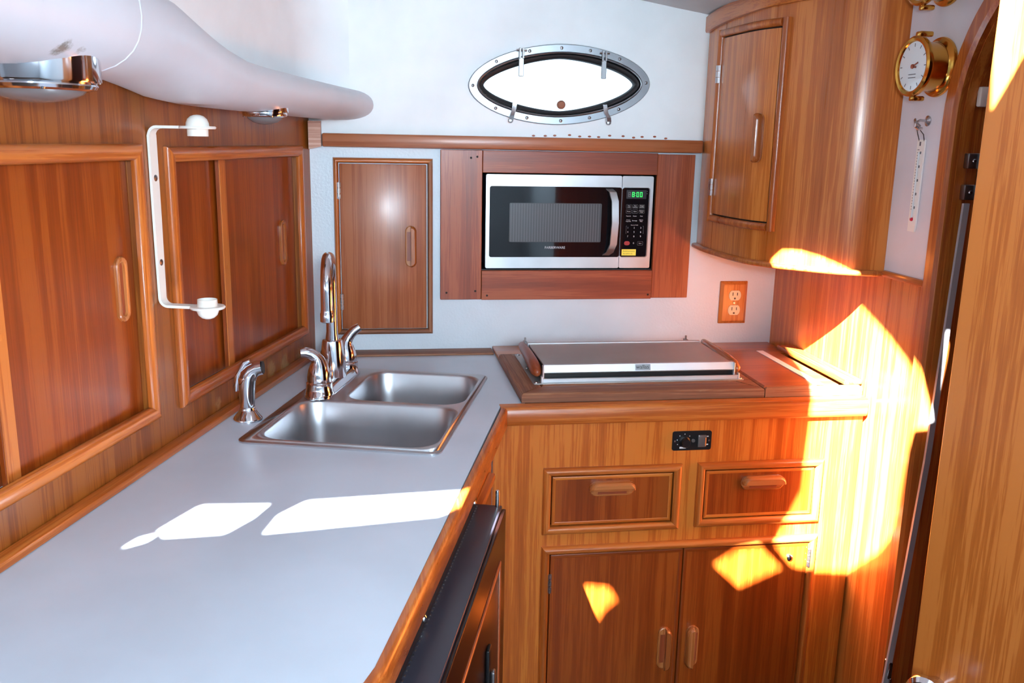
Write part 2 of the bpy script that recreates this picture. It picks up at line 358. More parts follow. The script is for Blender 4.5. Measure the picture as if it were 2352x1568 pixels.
DOR = [(.402, .535), (.429, .553), (.461, .576), (.505, .605), (.515, .70), (.503, .70), (.484, .67), (.44, .60)]
roof = MB().plate([(-2.4, -3.5), (2.0, -3.5), (2.0, 1.46), (-2.4, 1.46)], [BIG, QUAD, SLV, MID, CTR, DOR], lambda a, b: Vector((a, b, .5)), lambda a, b: Vector((a, b, .504))).build('ceiling', 'ceiling_white', None, 'W', sharp=20); struct(roof)  # openings traced back from the sun patches; roof extended aft to block sun
cp = [(-.9, .52), (-.3, .51), (.1, .475), (.35, .425), (.5, .385), (.66, .349), (.76, .333), (.86, .318), (1.0, .302), (1.12, .29)]
m = MB().loft([[Vector((x, 1.45, z)) for x, z in cp]+[Vector((1.12, 1.45, .54)), Vector((-.9, 1.45, .54))], [Vector((x, 2.33, z)) for x, z in cp]+[Vector((1.12, 2.33, .54)), Vector((-.9, 2.33, .54))]]).build('ceiling_galley', 'ceiling_white', None, 'W'); struct(m)
# ---- the rest of the cabin, outside the picture: outboard side, bulkhead, dark passage beyond the doorway
struct(MB().box(-2.42, -2.38, -1.9, 1.06, -H, .5).build('wall_outboard', 'cabin_white', None, 'W'))
struct(MB().box(-2.4, -.60, 1.05, 1.09, -H, .5).build('wall_bulkhead', 'cabin_white', None, 'W'))
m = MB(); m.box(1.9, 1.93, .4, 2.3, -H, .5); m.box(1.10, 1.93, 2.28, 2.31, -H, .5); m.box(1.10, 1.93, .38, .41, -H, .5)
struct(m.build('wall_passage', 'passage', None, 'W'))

struct(MB().box(-2.4, 2.0, -1.93, -1.9, -H, .0).build('rear_light_block', 'cabin_white', None, 'W'))  # unseen half-height wall, added to keep low light off the base cabinets
# ---- trims
def trim(name, mb, mat, fr): return struct(mb.build(name, mat, None, fr))
# rail under the port, its return block at the corner
trim('trim_1', MB().box(-.131, .842, -.024, -.0003, -.0245, .008, .004), 'locker_x', 'B')
b_ = MB(); b_.loft([[Vector((-.163, -.032, -.031)), Vector((-.133, -.032, -.024)), Vector((-.133, -.032, .036)), Vector((-.163, -.032, .036))], [Vector((-.163, 0, -.031)), Vector((-.133, 0, -.024)), Vector((-.133, 0, .036)), Vector((-.163, 0, .036))]])
trim('trim_2', b_, 'end_grain', 'B')
trim('trim_3', MB().box(-.150, .296, -.060, -.0003, -.5468, -.5415, .002), 'worn_x', 'B')
trim('trim_4', MB().box(.298, 1.075, -.136, -.0003, -.5468, -.536, .003), 'mould_x', 'B')
trim('trim_5', MB().box(-1.40, -.062, -.024, -.0003, -.5465, -.533, .003), 'mould_x', 'L')
trim('trim_6', MB().box(-1.762, -1.612, -.014, -.0045, -.270, -.256, .003), 'mould_x', 'R')
# doorway casing: swept around the arch
cas = [(-1.592, -H)]+[(-1.292-.30*math.cos(R(a)), .05+.30*math.sin(R(a))) for a in range(0, 91, 6)]+[(-.84, .35)]
lp = []
for i, (a, z) in enumerate(cas):
    p0 = Vector(cas[max(i-1, 0)]); p1 = Vector(cas[min(i+1, len(cas)-1)]); t = (p1-p0).normalized(); nn = Vector((-t.y, t.x))   # points left, away from opening
    def pt(o, y): return Vector((a+nn.x*o, y, z+nn.y*o))
    lp.append([pt(.019, -.004), pt(.019, -.012), pt(.014, -.018), pt(-.012, -.018), pt(-.019, -.012), pt(-.019, .05), pt(.0, .05), pt(.0, -.004)])
struct(MB().loft(lp).build('trim_7', 'mould_z', None, 'R', sharp=40))
# corner bead between counter and right wall, pale strip beside it
trim('trim_8', MB().box(-2.165, -1.81, -.045, -.0003, -.5245, -.512, .004), 'mould_x', 'R')

# ---- the doorway's leaf, standing open
dth = math.atan2(-.48, .345)
FR['D'] = (Vector((.714, 1.0, H)), dth)
dr = thing('door_1', None, None, 'D', (0, 0, -1.40), kind='structure')
MB().box(0, .58, 0, .028, -1.40, .42, .003).build('door_leaf', 'door_z', dr)
FR['D2'] = FR['D']
kn = MB(); kn.lathe([(.012, 0), (.012, .022), (.024, .026), (.027, .032), (.027, .040), (.022, .046), (.0, .048)], T(.034, -.0002, -.702) @ ROTY, 24)
kn.build('door_knob', 'chrome', dr)

# ================================================================== WINDOW (oval port)
wn = thing('window_1', None, None, 'B', (.4615, 0, .04), kind='structure')
def Lp(k, y, n=72): return [Vector((a, y, b)) for a, b in port(k, n)]
MB().loft([Lp(0, -.0003), Lp(0, -.006), Lp(.0025, -.009), Lp(.021, -.009), Lp(.0235, -.013), Lp(.026, -.012), Lp(.028, -.004), Lp(.028, .028), Lp(.03, .028), Lp(.031, .0)], False, False).build('port_frame', 'port_steel', wn, sharp=50)
MB().loft([Lp(.0282, -.008), Lp(.030, -.0105), Lp(.034, -.009), Lp(.039, -.003), Lp(.0395, .02), Lp(.028, .02)], False, False).build('gasket', 'rubber', wn, sharp=60)
MB().loft([Lp(.0393, .012), Lp(.0393, .016)]).build('pane', 'pane_glass', wn)
sc_ = MB(); pp = port(.0115, 360)
def port_at(x0, z0, k=.0115): return min(port(k, 360), key=lambda p: (p[0]-x0)**2+(p[1]-z0)**2)
for x0, z0 in [(.239, .13), (.298, .190), (.382, .212), (.463, .215), (.534, .213), (.607, .191), (.690, .15), (.298, .080), (.377, .058), (.465, .046), (.540, .05), (.618, .075), (.243, .142)][:12]:
    x, z = port_at(x0, z0)
    MB().lathe([(.0042, .009), (.0042, .0102), (.003, .0112), (0, .0116)], T(x, 0, z) @ ROTY, 12).build('bolt', 'steel_dull', wn)
for x in (.3595, .5705):
    z0 = .219
    h = MB().box(x-.0065, x-.002, -.020, -.0105, z0-.022, z0+.004, .001, 1).box(x+.002, x+.0065, -.020, -.0105, z0-.022, z0+.004, .001, 1).box(x-.0065, x+.0065, -.016, -.0115, z0-.064, z0-.018, .0012, 1)
    ho = h.build('hinge_arm', 'steel_dull', wn)
    MB().tube([(x-.013, -.016, z0-.002), (x+.013, -.016, z0-.002)], .0028, 10).build('hinge_pin', 'chrome_rough', ho)
for x, sl in ((.342, -.003), (.580, .004)):
    c = MB(); c.loft([[Vector((x+sl*k-.0055, y0, z)), Vector((x+sl*k+.0055, y0, z)), Vector((x+sl*k+.0055, y1, z)), Vector((x+sl*k-.0055, y1, z))] for k, z, y0, y1 in ((2, .050, -.022, -.0095), (1.5, .060, -.024, -.0095), (0, .072, -.018, -.012), (-1, .092, -.018, -.012))])
    co_ = c.build('dog_clip', 'chrome_rough', wn)
    MB().lathe([(.006, 0), (.0065, .004), (.005, .009), (0, .010)], T(x+sl*2.2, -.010, .048) @ ROTY, 12).build('dog_screw', 'steel_dull', co_)
MB().lathe([(.006, .004), (.0105, .008), (.0108, .016), (.007, .021), (0, .022)], T(.4635, 0, .089) @ ROTY, 20).build('port_knob', 'cork', wn)
# old screw holes left in the paint above the rail
hl = MB()
for i in range(13):
    x = .40+i*.0285+random.uniform(-.006, .006); hl.lathe([(.0025, .0001), (.0025, .0006)], T(x, -.0002, .013+random.uniform(-.002, .003)) @ ROTY @ Matrix.Diagonal((1.8, 1, 1, 1)), 8)
o = hl.build('screw_hole', 'sapele_x', up); o['kind'] = 'stuff'

# ================================================================== WHITE BEAM over the lockers
secs = [(.01, .040, .115, .152), (-.2, .040, .118, .153), (-.4, .042, .122, .154), (-.55, .043, .125, .155), (-.65, .044, .130, .157), (-.75, .046, .145, .162), (-.82, .051, .160, .168), (-.88, .061, .175, .172), (-.94, .069, .190, .178), (-1.05, .071, .205, .184), (-1.15, .071, .215, .188), (-1.52, .071, .225, .19)]
def bsec(s_, zb, zt, o_, grow=0):
    L_ = []; cz = (zb+zt)/2; hz = (zt-zb)/2+grow
    L_.append(Vector((s_, -.0006, zb+(zt-zb)*.22)))
    for i in range(21):
        a = R(-115+230*i/20); c, n_ = math.cos(a), math.sin(a)
        L_.append(Vector((s_, -max(.0006, o_*.46+(o_*.54+grow)*math.copysign(abs(c)**.8, c)), cz+hz*math.copysign(abs(n_)**.9, n_))))
    L_.append(Vector((s_, -.0006, zt-(zt-zb)*.1)))
    return L_
def interp(s_):
    for (a, b) in zip(secs, secs[1:]):
        if b[0] <= s_ <= a[0]:
            t = (a[0]-s_)/(a[0]-b[0]); return [a[i]+(b[i]-a[i])*t for i in range(4)]
beam = thing('side_deck_beam', 'white padded beam running along the hull over the sliding lockers', 'beam', 'L', (-.66, 0, .03))
def clipy(l):  # the far end is cut to the far wall (which stands at an angle to the beam)
    ca, sa = math.cos(AL), math.sin(AL)
    out = []
    for v in l:
        # world y offset from wall: s*cos(AL)+o*(-sin) with o=-y  -> keep <= -.0008
        yy = v.x*ca-(-v.y)*sa
        out.append(Vector((v.x-(yy+.0008)/ca, v.y, v.z)))
    return out
loops = [clipy(bsec(*secs[0]))]+[bsec(*interp(-.1-.04*i)) for i in range(36)]
loops = [loops[0]]+[l for l in loops[1:]]
MB().loft(loops).build('beam_cover', 'beam_white', beam, sharp=70)
sm_ = MB(); ss = [bsec(-1.085+dx, *interp(-1.085+dx)[1:], g_) for dx, g_ in ((-.003, -.001), (-.0015, .0006), (0, .0010), (.0015, .0006), (.003, -.001))]
sm_.loft(ss, False, False).build('stitched_seam', 'beam_white', beam)
scuff('beam_white', [((-1.215+.66, -.158, .092-.03), .030, (128, 122, 116)), ((-1.182+.66, -.158, .094-.03), .020, (140, 134, 128)), ((-1.28+.66, -.18, .15-.03), .04, (176, 176, 180))])
scuff('teak_z', [((-.29, 0, -.518), .05, (150, 108, 62)), ((-.21, 0, -.53), .055, (156, 116, 70)), ((-.11, 0, -.535), .06, (150, 112, 72)), ((-.40, 0, -.545), .05, (140, 100, 58)), ((-.56, 0, -.52), .03, (146, 100, 58))])

# ================================================================== LAMPS under the beam
def lamp(label, s_, o_, z, r):
    t = thing('dome_lamp', label, 'lamp', 'L', (s_, -o_, z), group='dome lamps under the white beam')
    M = T(s_, -o_, z) @ Matrix.Rotation(math.pi, 4, 'X')
    MB().lathe([(r*.9, -.02), (r, -.018), (r, .012), (r*.985, .0145), (r*.93, .0145), (r*.93, -.02)], M, 48, False).build('housing', 'chrome', t)
    MB().lathe([(r*.93, .0140), (r*.94, .018), (r*.91, .0215), (r*.80, .0235), (r*.78, .020), (r*.78, .014)], M, 48, False).build('bezel', 'chrome', t)
    MB().lathe([(r*.79, .020), (r*.70, .027), (r*.5, .033), (r*.25, .0365), (0, .0375)], M, 40).build('lens', 'lens', t)
    for a in (20, 140, 260):
        MB().lathe([(.0035, 0), (.003, .002), (0, .0026)], M @ T(r*.87*math.cos(R(a)), r*.87*math.sin(R(a)), .0215), 10).build('screw', 'chrome', t)
lamp('large round chrome dome lamp beside the stitched seam of the white beam', -1.155, .085, .070, .072)
lamp('small chrome dome lamp half hidden under the white beam near the corner', -.475, .085, .057, .045)

# ================================================================== SLIDING LOCKERS
def locker(name, label, op, fr_sides, doors, group):
    t = thing(name, label, 'cabinet', 'L', ((op[0]+op[1])/2, 0, op[2]), group=group)
    moulding(op[0], op[1], op[2], op[3], .026, .012, -.0003, t, 'mould', fr_sides)
    for (x0, x1, y, edge, pull) in doors:
        d = MB().box(x0, x1, y, y+.008, op[2]+.012, op[3]-.012, .001, 1).build('sliding_door', 'panel_z', t)
        if edge: MB().box(x0-.0004, x0+edge, y-.0025, y-.0002, op[2]+.018, op[3]-.018, .0008, 1).build('door_edge_strip', 'mould_z', d)
        if pull: flush_pull(pull, -.245, .105, .032, y, d)
        if edge: MB().lathe([(.0045, 0), (.0045, .0006)], T(x0+edge*.55, y-.0026, -.262) @ ROTY, 14).build('dowel_plug', 'honey_z', d)
    MB().box(op[0]+.005, op[1]-.005, .045, .05, op[2], op[3]).build('cabinet_back', 'dark', t)
    return t
locker('sliding_locker', 'sliding-door teak locker beneath the large dome lamp', (-1.33, -.790, -.478, -.017), 'tbr', [(-1.152, -.80, .0125, .026, -.850), (-1.32, -1.13, .026, 0, None)], 'sliding lockers in the teak wall')
locker('sliding_locker', 'sliding-door teak locker between the white bracket and the corner', O2, 'tblr', [(-.480, -.076, .0125, .026, -.168), (-.700, -.455, .026, 0, None)], 'sliding lockers in the teak wall')

# ================================================================== WHITE BRACKET
bk_ = thing('wall_bracket', 'white plastic bracket with domed end cups on the teak locker wall', 'bracket', 'L', (-.752, 0, -.30))
s0 = -.752; w_ = .010; zt, zb = .010, -.288; th = .0045; oL = .062
prf = []   # centre line in (o, z), swept as a flat strip
def arc(cx, cz, r, a0, a1, n=6): return [(cx+r*math.cos(R(a0+(a1-a0)*i/n)), cz+r*math.sin(R(a0+(a1-a0)*i/n))) for i in range(n+1)]
path = [(oL, zt)]+arc(.016, zt-.014, .014, 90, 180)+[(.002, (zt+zb)/2)]+arc(.016, zb+.014, .014, 180, 270)+[(oL, zb)]
lps = []
for i, (o_, z) in enumerate(path):
    p0 = Vector(path[max(i-1, 0)]); p1 = Vector(path[min(i+1, len(path)-1)]); tt = (p1-p0).normalized(); nn = Vector((-tt.y, tt.x))*th/2
    wv = w_*1.15 if 6 < i < 9 else w_
    lps.append([Vector((s0-wv, -(o_+nn.x+.0012), z+nn.y)), Vector((s0+wv, -(o_+nn.x+.0012), z+nn.y)), Vector((s0+wv, -(o_-nn.x+.0012), z-nn.y)), Vector((s0-wv, -(o_-nn.x+.0012), z-nn.y))])
MB().loft(lps).build('strip', 'white_plastic', bk_)
for z, sg in ((zt, 1), (zb, -1)):
    M = T(s0, -(oL+.022), z) @ (Matrix() if sg > 0 else Matrix.Rotation(math.pi, 4, 'X'))
    c = MB().lathe([(.0280, -.0022), (.0296, 0), (.0280, .0022), (.0185, .0022), (.0180, .0075), (.0155, .0135), (.0105, .0180), (.005, .0200), (0, .0205)], M, 36).build('end_cup', 'white_plastic', bk_)
    MB().lathe([(.0155, -.014), (.0165, -.0138), (.0168, -.002), (.0150, -.002), (.0148, -.0125)], M, 32, False).build('plug_ring', 'white_plastic', c)
    MB().lathe([(.0, -.0085), (.0150, -.0085)], M, 24, False).build('plug_face', 'white_plastic', c)
for z in (-.073, -.214):
    MB().lathe([(.0055, .0045), (.0055, .0058), (.003, .0066), (0, .0068)], T(s0, -.0002, z) @ ROTY, 16).build('screw', 'steel_dull', bk_)

# ================================================================== COUNTER
E0 = .545   # counter depth from the locker wall
def LW(s_, o_, z): 
    p = Vector((-.163, D, 0))+AX*s_+NX*o_; return Vector((p.x, p.y, z))
cr = .11; ctop = [(-.163, D-.0006), (.306, D-.0006), (.306, 1.801)]
jx = LW(-.400, E0, 0); ctop += [(jx.x+.003, 1.801)]
def P2(s_, o_): v = LW(s_, o_, 0); return (v.x, v.y)
send = -1.46
ctop += [P2(send+cr*(1-math.sin(R(a))), E0-cr*(1-math.cos(R(a)))) for a in (0, 15, 30, 45, 60, 75, 90)]
ctop += [P2(send, .005), P2(-.002, .0008)]
S0, S1, SO0, SO1 = -.705, -.152, .098, .478   # sink outline along / off the wall
shole = [P2(S0+.012, SO0+.012), P2(S1-.012, SO0+.012), P2(S1-.012, SO1-.012), P2(S0+.012, SO1-.012)]
ct = thing('galley_worktop', 'pale blue-grey laminate counter running along the locker wall', 'counter', 'W', (-.1, 1.5, -.585))
MB().plate(ctop, [shole], lambda a, b: Vector((a, b, -.547)), lambda a, b: Vector((a, b, -.585))).build('laminate_slab', 'laminate', ct, sharp=30)
# bull-nosed hardwood edge, following the front and the rounded end
ep = [(-.400, E0)]+[(-.45-.09*i, E0) for i in range(10)]+[(send+cr*(1-math.sin(R(a))), E0-cr*(1-math.cos(R(a)))) for a in (0, 15, 30, 45, 60, 75, 90)]+[(send, .30), (send, .02)]
lps = []
for i, (s_, o_) in enumerate(ep):
    p0 = Vector(ep[max(i-1, 0)]); p1 = Vector(ep[min(i+1, len(ep)-1)]); tt = (p1-p0).normalized(); nn = Vector((tt.y, -tt.x))
    if nn.dot(Vector((0, 1)) if i < 12 else Vector((-1, 0))) < 0: nn = -nn
    lps.append([LW(s_+nn.x*a, o_+nn.y*a, z) for a, z in ((-.0006, -.590), (-.0006, -.5464), (.006, -.5458), (.010, -.5475), (.012, -.552), (.012, -.586), (.010, -.590))])
MB().loft(lps).build('edge_moulding', 'mould_y', ct, sharp=50)
# cabinet carcass under the counter (seen edge-on beside the stove)
cb = thing('fridge_cabinet', 'orange teak cabinet under the counter beside the black fridge', 'cabinet', 'L', (-.9, -.3, -H+.002))
MB().box(-1.40, -.40, -.525, -.505, -H+.002, -.591, .001, 1).build('side_panel', 'face_z', cb)
m = MB(); m.loft([[Vector((s_, -.526-h, z)) for h, z in ((0, -.694), (.012, -.692), (.014, -.684), (.012, -.676), (0, -.674))] for s_ in (-.70, -.44)]).build('drawer_rail', 'mould_x', cb)
MB().box(-.70, -.44, -.532, -.5255, -.84, -.70, .002).build('drawer_front', 'panel_x', cb)
MB().box(-.70, -.44, -.532, -.5255, -1.40, -.87, .002).build('cupboard_door', 'panel_z', cb)

# ================================================================== SINK
sk = thing('double_sink', 'stainless steel double-bowl sink set into the counter', 'sink', 'L', ((S0+S1)/2, -(SO0+SO1)/2, -.72))
rim = rrect(S0, S1, -SO1, -SO0, .02); rim_i = rrect(S0+.006, S1-.006, -SO1+.006, -SO0-.006, .016)
b1 = (S0+.022, -.430, -.462, -.128); b2 = (-.412, S1-.022, -.462, -.207)
def bl(b, k, z): return [Vector((x, y, z)) for x, y in rrect(b[0]+k, b[1]-k, b[2]+k, b[3]-k, max(.048-k*.3, .02), 8)]
def ins(l, z): return [Vector((x, y, z)) for x, y in l]
deck = MB(); deck.loft([ins(rim, -.5468), ins(rim, -.5440), ins(rrect(S0+.003, S1-.003, -SO1+.003, -SO0-.003, .018), -.5415), ins(rim_i, -.5412)], False, False)
h1 = [(v.x, v.y) for v in bl(b1, -.004, 0)]; h2 = [(v.x, v.y) for v in bl(b2, -.004, 0)]
deck.plate(rim_i, [h1, h2], lambda a, b: Vector((a, b, -.5412)), lambda a, b: Vector((a, b, -.5425)))
deck.build('deck', 'steel_sink', sk, sharp=40)
for b in (b1, b2):
    o = MB().loft([bl(b, -.004, -.5412), bl(b, -.001, -.5420), bl(b, .001, -.546), bl(b, .004, -.60), bl(b, .010, -.68), bl(b, .016, -.70), bl(b, .030, -.712), bl(b, .06, -.716), bl(b, .09, -.717)], False, True).build('bowl', 'steel_sink', sk, sharp=60)
    cx, cy = (b[0]+b[1])/2, (b[2]+b[3])/2
    MB().lathe([(.045, -.0168), (.044, -.0150), (.034, -.0155), (.030, -.0165), (0, -.0165)], T(cx, cy, -.7005), 28).build('drain', 'steel_sink', o)

# ================================================================== FAUCET
fc = thing('kitchen_faucet', 'chrome two-handle kitchen faucet behind the sink bowls', 'faucet', 'L', (-.31, -.152, -.541))
zf = -.541
m = MB(); m.loft([[Vector((x, y, z)) for x, y in rrect(-.312-L_, -.312+L_, -.153-W_, -.153+W_, W_*.98, 8)] for L_, W_, z in ((.128, .030, zf), (.128, .030, zf+.004), (.125, .028, zf+.008), (.121, .024, zf+.018), (.118, .021, zf+.021))]).build('deck_plate', 'chrome', fc, sharp=50)
for s_, tip in ((-.405, (-.52, 1.0)), (-.222, (.55, .75))):
    hb = MB().lathe([(.031, .0), (.0312, .008), (.0285, .013), (.0275, .030), (.025, .033), (.0245, .036)], T(s_, -.153, zf+.001), 32).build('handle_base', 'chrome', fc)
    # tapering bell that runs out into a curved lever
    ux, uo = tip; L_ = math.hypot(ux, uo); 
    if s_ < -.3: dirv = Vector((-.35, .65, 0))     # left towards the lockers
    else: dirv = Vector((.30, -.62, 0))            # right along the far wall
    dirv.normalize(); p0 = Vector((s_, -.153, zf))
    pts = [p0+Vector((0, 0, z)) for z in (.034, .045, .058, .070)]+[p0+dirv*a+Vector((0, 0, z)) for a, z in ((.002, .080), (.007, .088), (.016, .0945), (.028, .0985), (.038, .098))] if s_ < -.3 else \
          [p0+Vector((0, 0, z)) for z in (.034, .045, .058, .070)]+[p0+dirv*a+Vector((0, 0, z)) for a, z in ((.002, .080), (.006, .088), (.013, .097), (.022, .106), (.033, .112))]
    MB().tube(pts, [.0255, .025, .0225, .0185, .0145, .0122, .0115, .0110, .0095], 20).build('lever', 'chrome', hb, sharp=60)
sp = Vector((-.308, -.151, 0))
MB().lathe([(.0300, .02), (.0290, .03), (.0285, .045), (.0225, .098), (.0215, .102), (.0180, .1035)], T(sp.x, sp.y, zf), 36).build('spout_base', 'chrome', fc)
# high arc that swings out towards the cook
ra = .062; wd = Vector((-.02, -1, 0)); ca, sa = math.cos(FR['L'][1]), math.sin(FR['L'][1]); ld = Vector((wd.x*ca+wd.y*sa, -wd.x*sa+wd.y*ca, 0)).normalized()
ztop = -.246-ra-.0125+.010
pts = [Vector((sp.x, sp.y, z)) for z in (zf+.09, -.42, -.36, ztop)]
for i in range(1, 13):
    a = R(180*i/12); pts.append(Vector((sp.x, sp.y, ztop))+ld*(ra*(1-math.cos(a)))+Vector((0, 0, ra*math.sin(a))))
pts.append(Vector((sp.x, sp.y, -.352))+ld*2*ra)
MB().tube(pts, [.0165]+[.0125]*3+[.0125]*12+[.0128], 24).build('spout', 'chrome', fc, sharp=60)
oc = Vector((sp.x, sp.y, 0))+ld*2*ra
MB().lathe([(.0, -.374), (.0115, -.374), (.0145, -.372), (.0145, -.356), (.0135, -.354), (.0130, -.348)], T(oc.x, oc.y, 0), 28).build('aerator', 'chrome', fc)
# side sprayer
sy = thing('side_sprayer', 'chrome pull-out sprayer standing in the counter left of the sink', 'sprayer', 'L', (-.568, -.064, -.547))
p0 = Vector((-.568, -.064, -.5466))
MB().lathe([(.0285, 0), (.0285, .003), (.0275, .005), (.0165, .019), (.0150, .021), (.0145, .026), (.013, .027)], T(*p0), 36).build('flange', 'chrome', sy)
dv = Vector((1, 0, 0)); wdir = Vector((.95, -.1, 0)); ldv = Vector((wdir.x*ca+wdir.y*sa, -wdir.x*sa+wdir.y*ca, 0)).normalized()
pts = [p0+Vector((0, 0, z)) for z in (.022, .035, .050, .066)]+[p0+ldv*a+Vector((0, 0, z)) for a, z in ((.001, .080), (.005, .091), (.012, .099), (.022, .104), (.032, .106))]
MB().tube(pts, [.0125, .0145, .0155, .0165, .0172, .0165, .0152, .0145, .0140], 24).build('spray_head', 'chrome', sy, sharp=60)
MB().tube([p0+ldv*.0322+Vector((0, 0, .106)), p0+ldv*.034+Vector((0, 0, .1062))], .0120, 20).build('spray_face', 'rubber', sy)
lvp = [p0-ldv*a+Vector((0, 0, z)) for a, z in ((.0205, .058), (.0195, .072), (.0160, .090), (.0075, .106), (.002, .1145), (-.008, .1195))]
MB().tube(lvp, [.004, .0052, .0055, .0058, .0055, .004], 12).build('trigger', 'chrome', sy)

# ================================================================== SMALL LOCKER in the far wall
lk = thing('wall_locker', 'small brown hinged locker door in the white wall behind the faucet', 'cabinet', 'B', (.017, 0, -.499))
fm = moulding(-.107, .140, -.499, -.050, .013, .016, -.0003, lk, 'mould')
fm['b'].data.materials[0] = MATS['worn_x']; fm['r'].data.materials[0] = MATS['worn_z']
ld_ = MB().box(-.092, .124, -.009, -.0003, -.484, -.065, .002).build('locker_door', 'locker_z', lk)
bar_pull(.084, -.270, .105, .028, -.009, ld_, True, 1)
hinge(-.094, -.131, -.012, lk, .042, .009); hinge(-.092, -.412, -.012, lk, .042, .009)

# ================================================================== MICROWAVE + SURROUND
sr = thing('microwave_surround', 'reddish mahogany board frame around the microwave', 'frame', 'B', (.49, 0, -.409))
yb = -.0003
MB().box(.1595, .2655, -.013, yb, -.4085, -.0265, .0012, 1).build('board', 'sapele_z', sr)
MB().box(.7255, .8270, -.012, yb, -.4075, -.0290, .0012, 1).build('board', 'sapele_z', sr)
MB().box(.2662, .7250, -.014, yb, -.0820, -.0268, .0012, 1).build('board', 'sapele_x', sr)
MB().box(.2662, .7250, -.0145, yb, -.4095, -.3325, .0012, 1).build('board', 'sapele_x', sr)
for x, z in ((.236, -.046), (.252, -.043), (.250, -.386), (.281, -.398), (.716, -.398), (.175, -.39)):
    MB().lathe([(.0028, 0), (.0028, .0007)], T(x, -.0142, z) @ ROTY, 10).build('screw_plug', 'gap', sr)
rb = MB(); rb.box(.262, .735, .31, .32, -.335, -.08); rb.box(.250, .2618, .0302, .32, -.345, -.07); rb.box(.7352, .747, .0302, .32, -.345, -.07); rb.box(.25, .747, .0302, .32, -.347, -.3352); rb.box(.25, .747, .0302, .32, -.0798, -.068)
rb.build('recess_lining', 'dark', sr)
mw = thing('microwave', 'stainless steel microwave oven built into the mahogany surround', 'microwave', 'B', (.5, .05, -.328))
X0, X1, Z0, Z1, XS = .2765, .7195, -.3275, -.0860, .6345
yf = -.004
MB().box(X0+.002, X1-.002, .012, .29, Z0+.002, Z1-.002, .003).build('oven_case', 'black_metal', mw)
dm = MB().plate(rrect(X0, XS-.0006, Z0, Z1, .004, 3), [rrect(.286, .6275, -.2985, -.1155, .005, 3)], Bf(yf), Bf(.012)).build('oven_door', 'steel_mw', mw, sharp=30)
gl = MB().plate(rrect(.2863, XS-.0008, -.2983, -.1157, .005, 3), [], Bf(yf-.0006), Bf(.010)).build('door_glass', 'black_gloss', dm, sharp=30)
mg = MB().plate(rrect(.338, .582, -.259, -.158, .003, 3), [], Bf(yf-.0012), Bf(yf-.0007)).build('window_screen', 'mesh_window', dm, sharp=30)
ml_ = MB()
for i in range(34):
    x = .3415+i*.00705; ml_.box(x, x+.0016, yf-.0015, yf-.00125, -.2575, -.1595)
ml_.build('screen_mesh', 'mesh_line', dm)
text('FARBERWARE', .0088, T(.460, yf-.0008, -.2735) @ UPR, 'brand_lettering', 'print_white', dm, .0001, 1.0)
hp = [(.600, -.119, -.006), (.607, -.127, -.019), (.612, -.15, -.027), (.614, -.206, -.030), (.612, -.262, -.027), (.606, -.284, -.019), (.598, -.2935, -.006)]
lps = []
for i, (x, z, y) in enumerate(hp): lps.append([Vector((x-.010, y+.004, z)), Vector((x-.009, y, z)), Vector((x+.009, y, z)), Vector((x+.010, y+.004, z))])
MB().loft(lps).build('door_handle', 'steel_mw', dm, sharp=35)
pn = MB().plate(rrect(XS+.0008, X1, Z0, Z1, .004, 3), [], Bf(yf+.0005), Bf(.012)).build('control_panel', 'steel_mw', mw, sharp=30)
MB().plate(rrect(XS+.001, .7105, -.2985, -.1155, .006, 4), [], Bf(yf-.0025), Bf(yf+.0004)).build('panel_rim', 'chrome_rough', pn, sharp=30)
kp = MB().plate(rrect(XS+.001, .7075, -.2965, -.1165, .005, 4), [], Bf(yf-.0032), Bf(yf-.0024)).build('keypad', 'black_gloss', pn, sharp=30)
yk = yf-.0036
MB().box(.6465, .7000, yk, yk+.0004, -.1445, -.1215).build('display', 'display', pn)
def seg7(d, x, z, w7, h7, mb):
    t7 = .0013; on = {'8': 'abcdefg', '0': 'abcdef'}[d]
    S7 = {'a': (0, w7, h7-t7, h7), 'g': (0, w7, h7/2-t7/2, h7/2+t7/2), 'd': (0, w7, 0, t7), 'f': (0, t7, h7/2, h7), 'b': (w7-t7, w7, h7/2, h7), 'e': (0, t7, 0, h7/2), 'c': (w7-t7, w7, 0, h7/2)}
    for k in on: a = S7[k]; mb.box(x+a[0], x+a[1], yk-.0003, yk-.0001, z+a[2], z+a[3])
q = MB(); seg7('8', .6515, -.1395, .0062, .0125, q); q.build('unlit_digit', 'grey_led', pn)
q = MB(); seg7('8', .6615, -.1395, .0062, .0125, q); seg7('0', .6735, -.1395, .0062, .0125, q); seg7('0', .6830, -.1395, .0062, .0125, q)
q.box(.6697, .6710, yk-.0003, yk-.0001, -.1365, -.1352); q.box(.6697, .6710, yk-.0003, yk-.0001, -.1308, -.1295); q.build('clock_digits', 'green_led', pn)
pr = MB(); tx = MB()
def ring(x0, x1, z0, z1): 
    pr.plate(rrect(x0, x1, z0, z1, .002, 3), [rrect(x0+.0005, x1-.0005, z0+.0005, z1-.0005, .0016, 3)], Bf(yk-.0002), Bf(yk))
def put(s_, x, z, sz): 
    o = text(s_, sz, T(x, yk-.0002, z) @ UPR, 'p', None, None, .00005); tx.v += []; k = len(tx.v); tx.v += o.v; tx.f += [tuple(i+k for i in f) for f in o.f]
cxs = (.6545, .6715, .6895)
for r, (z, names) in enumerate(((-.1645, ('Time\nCook', 'Time\nDefrost', 'Weight\nDefrost')), (-.1775, ('Power', 'Clock', 'Kitchen\nTimer')))):
    for x, nme in zip(cxs, names): ring(x-.0075, x+.0075, z-.005, z+.005); put(nme, x, z, .0036)
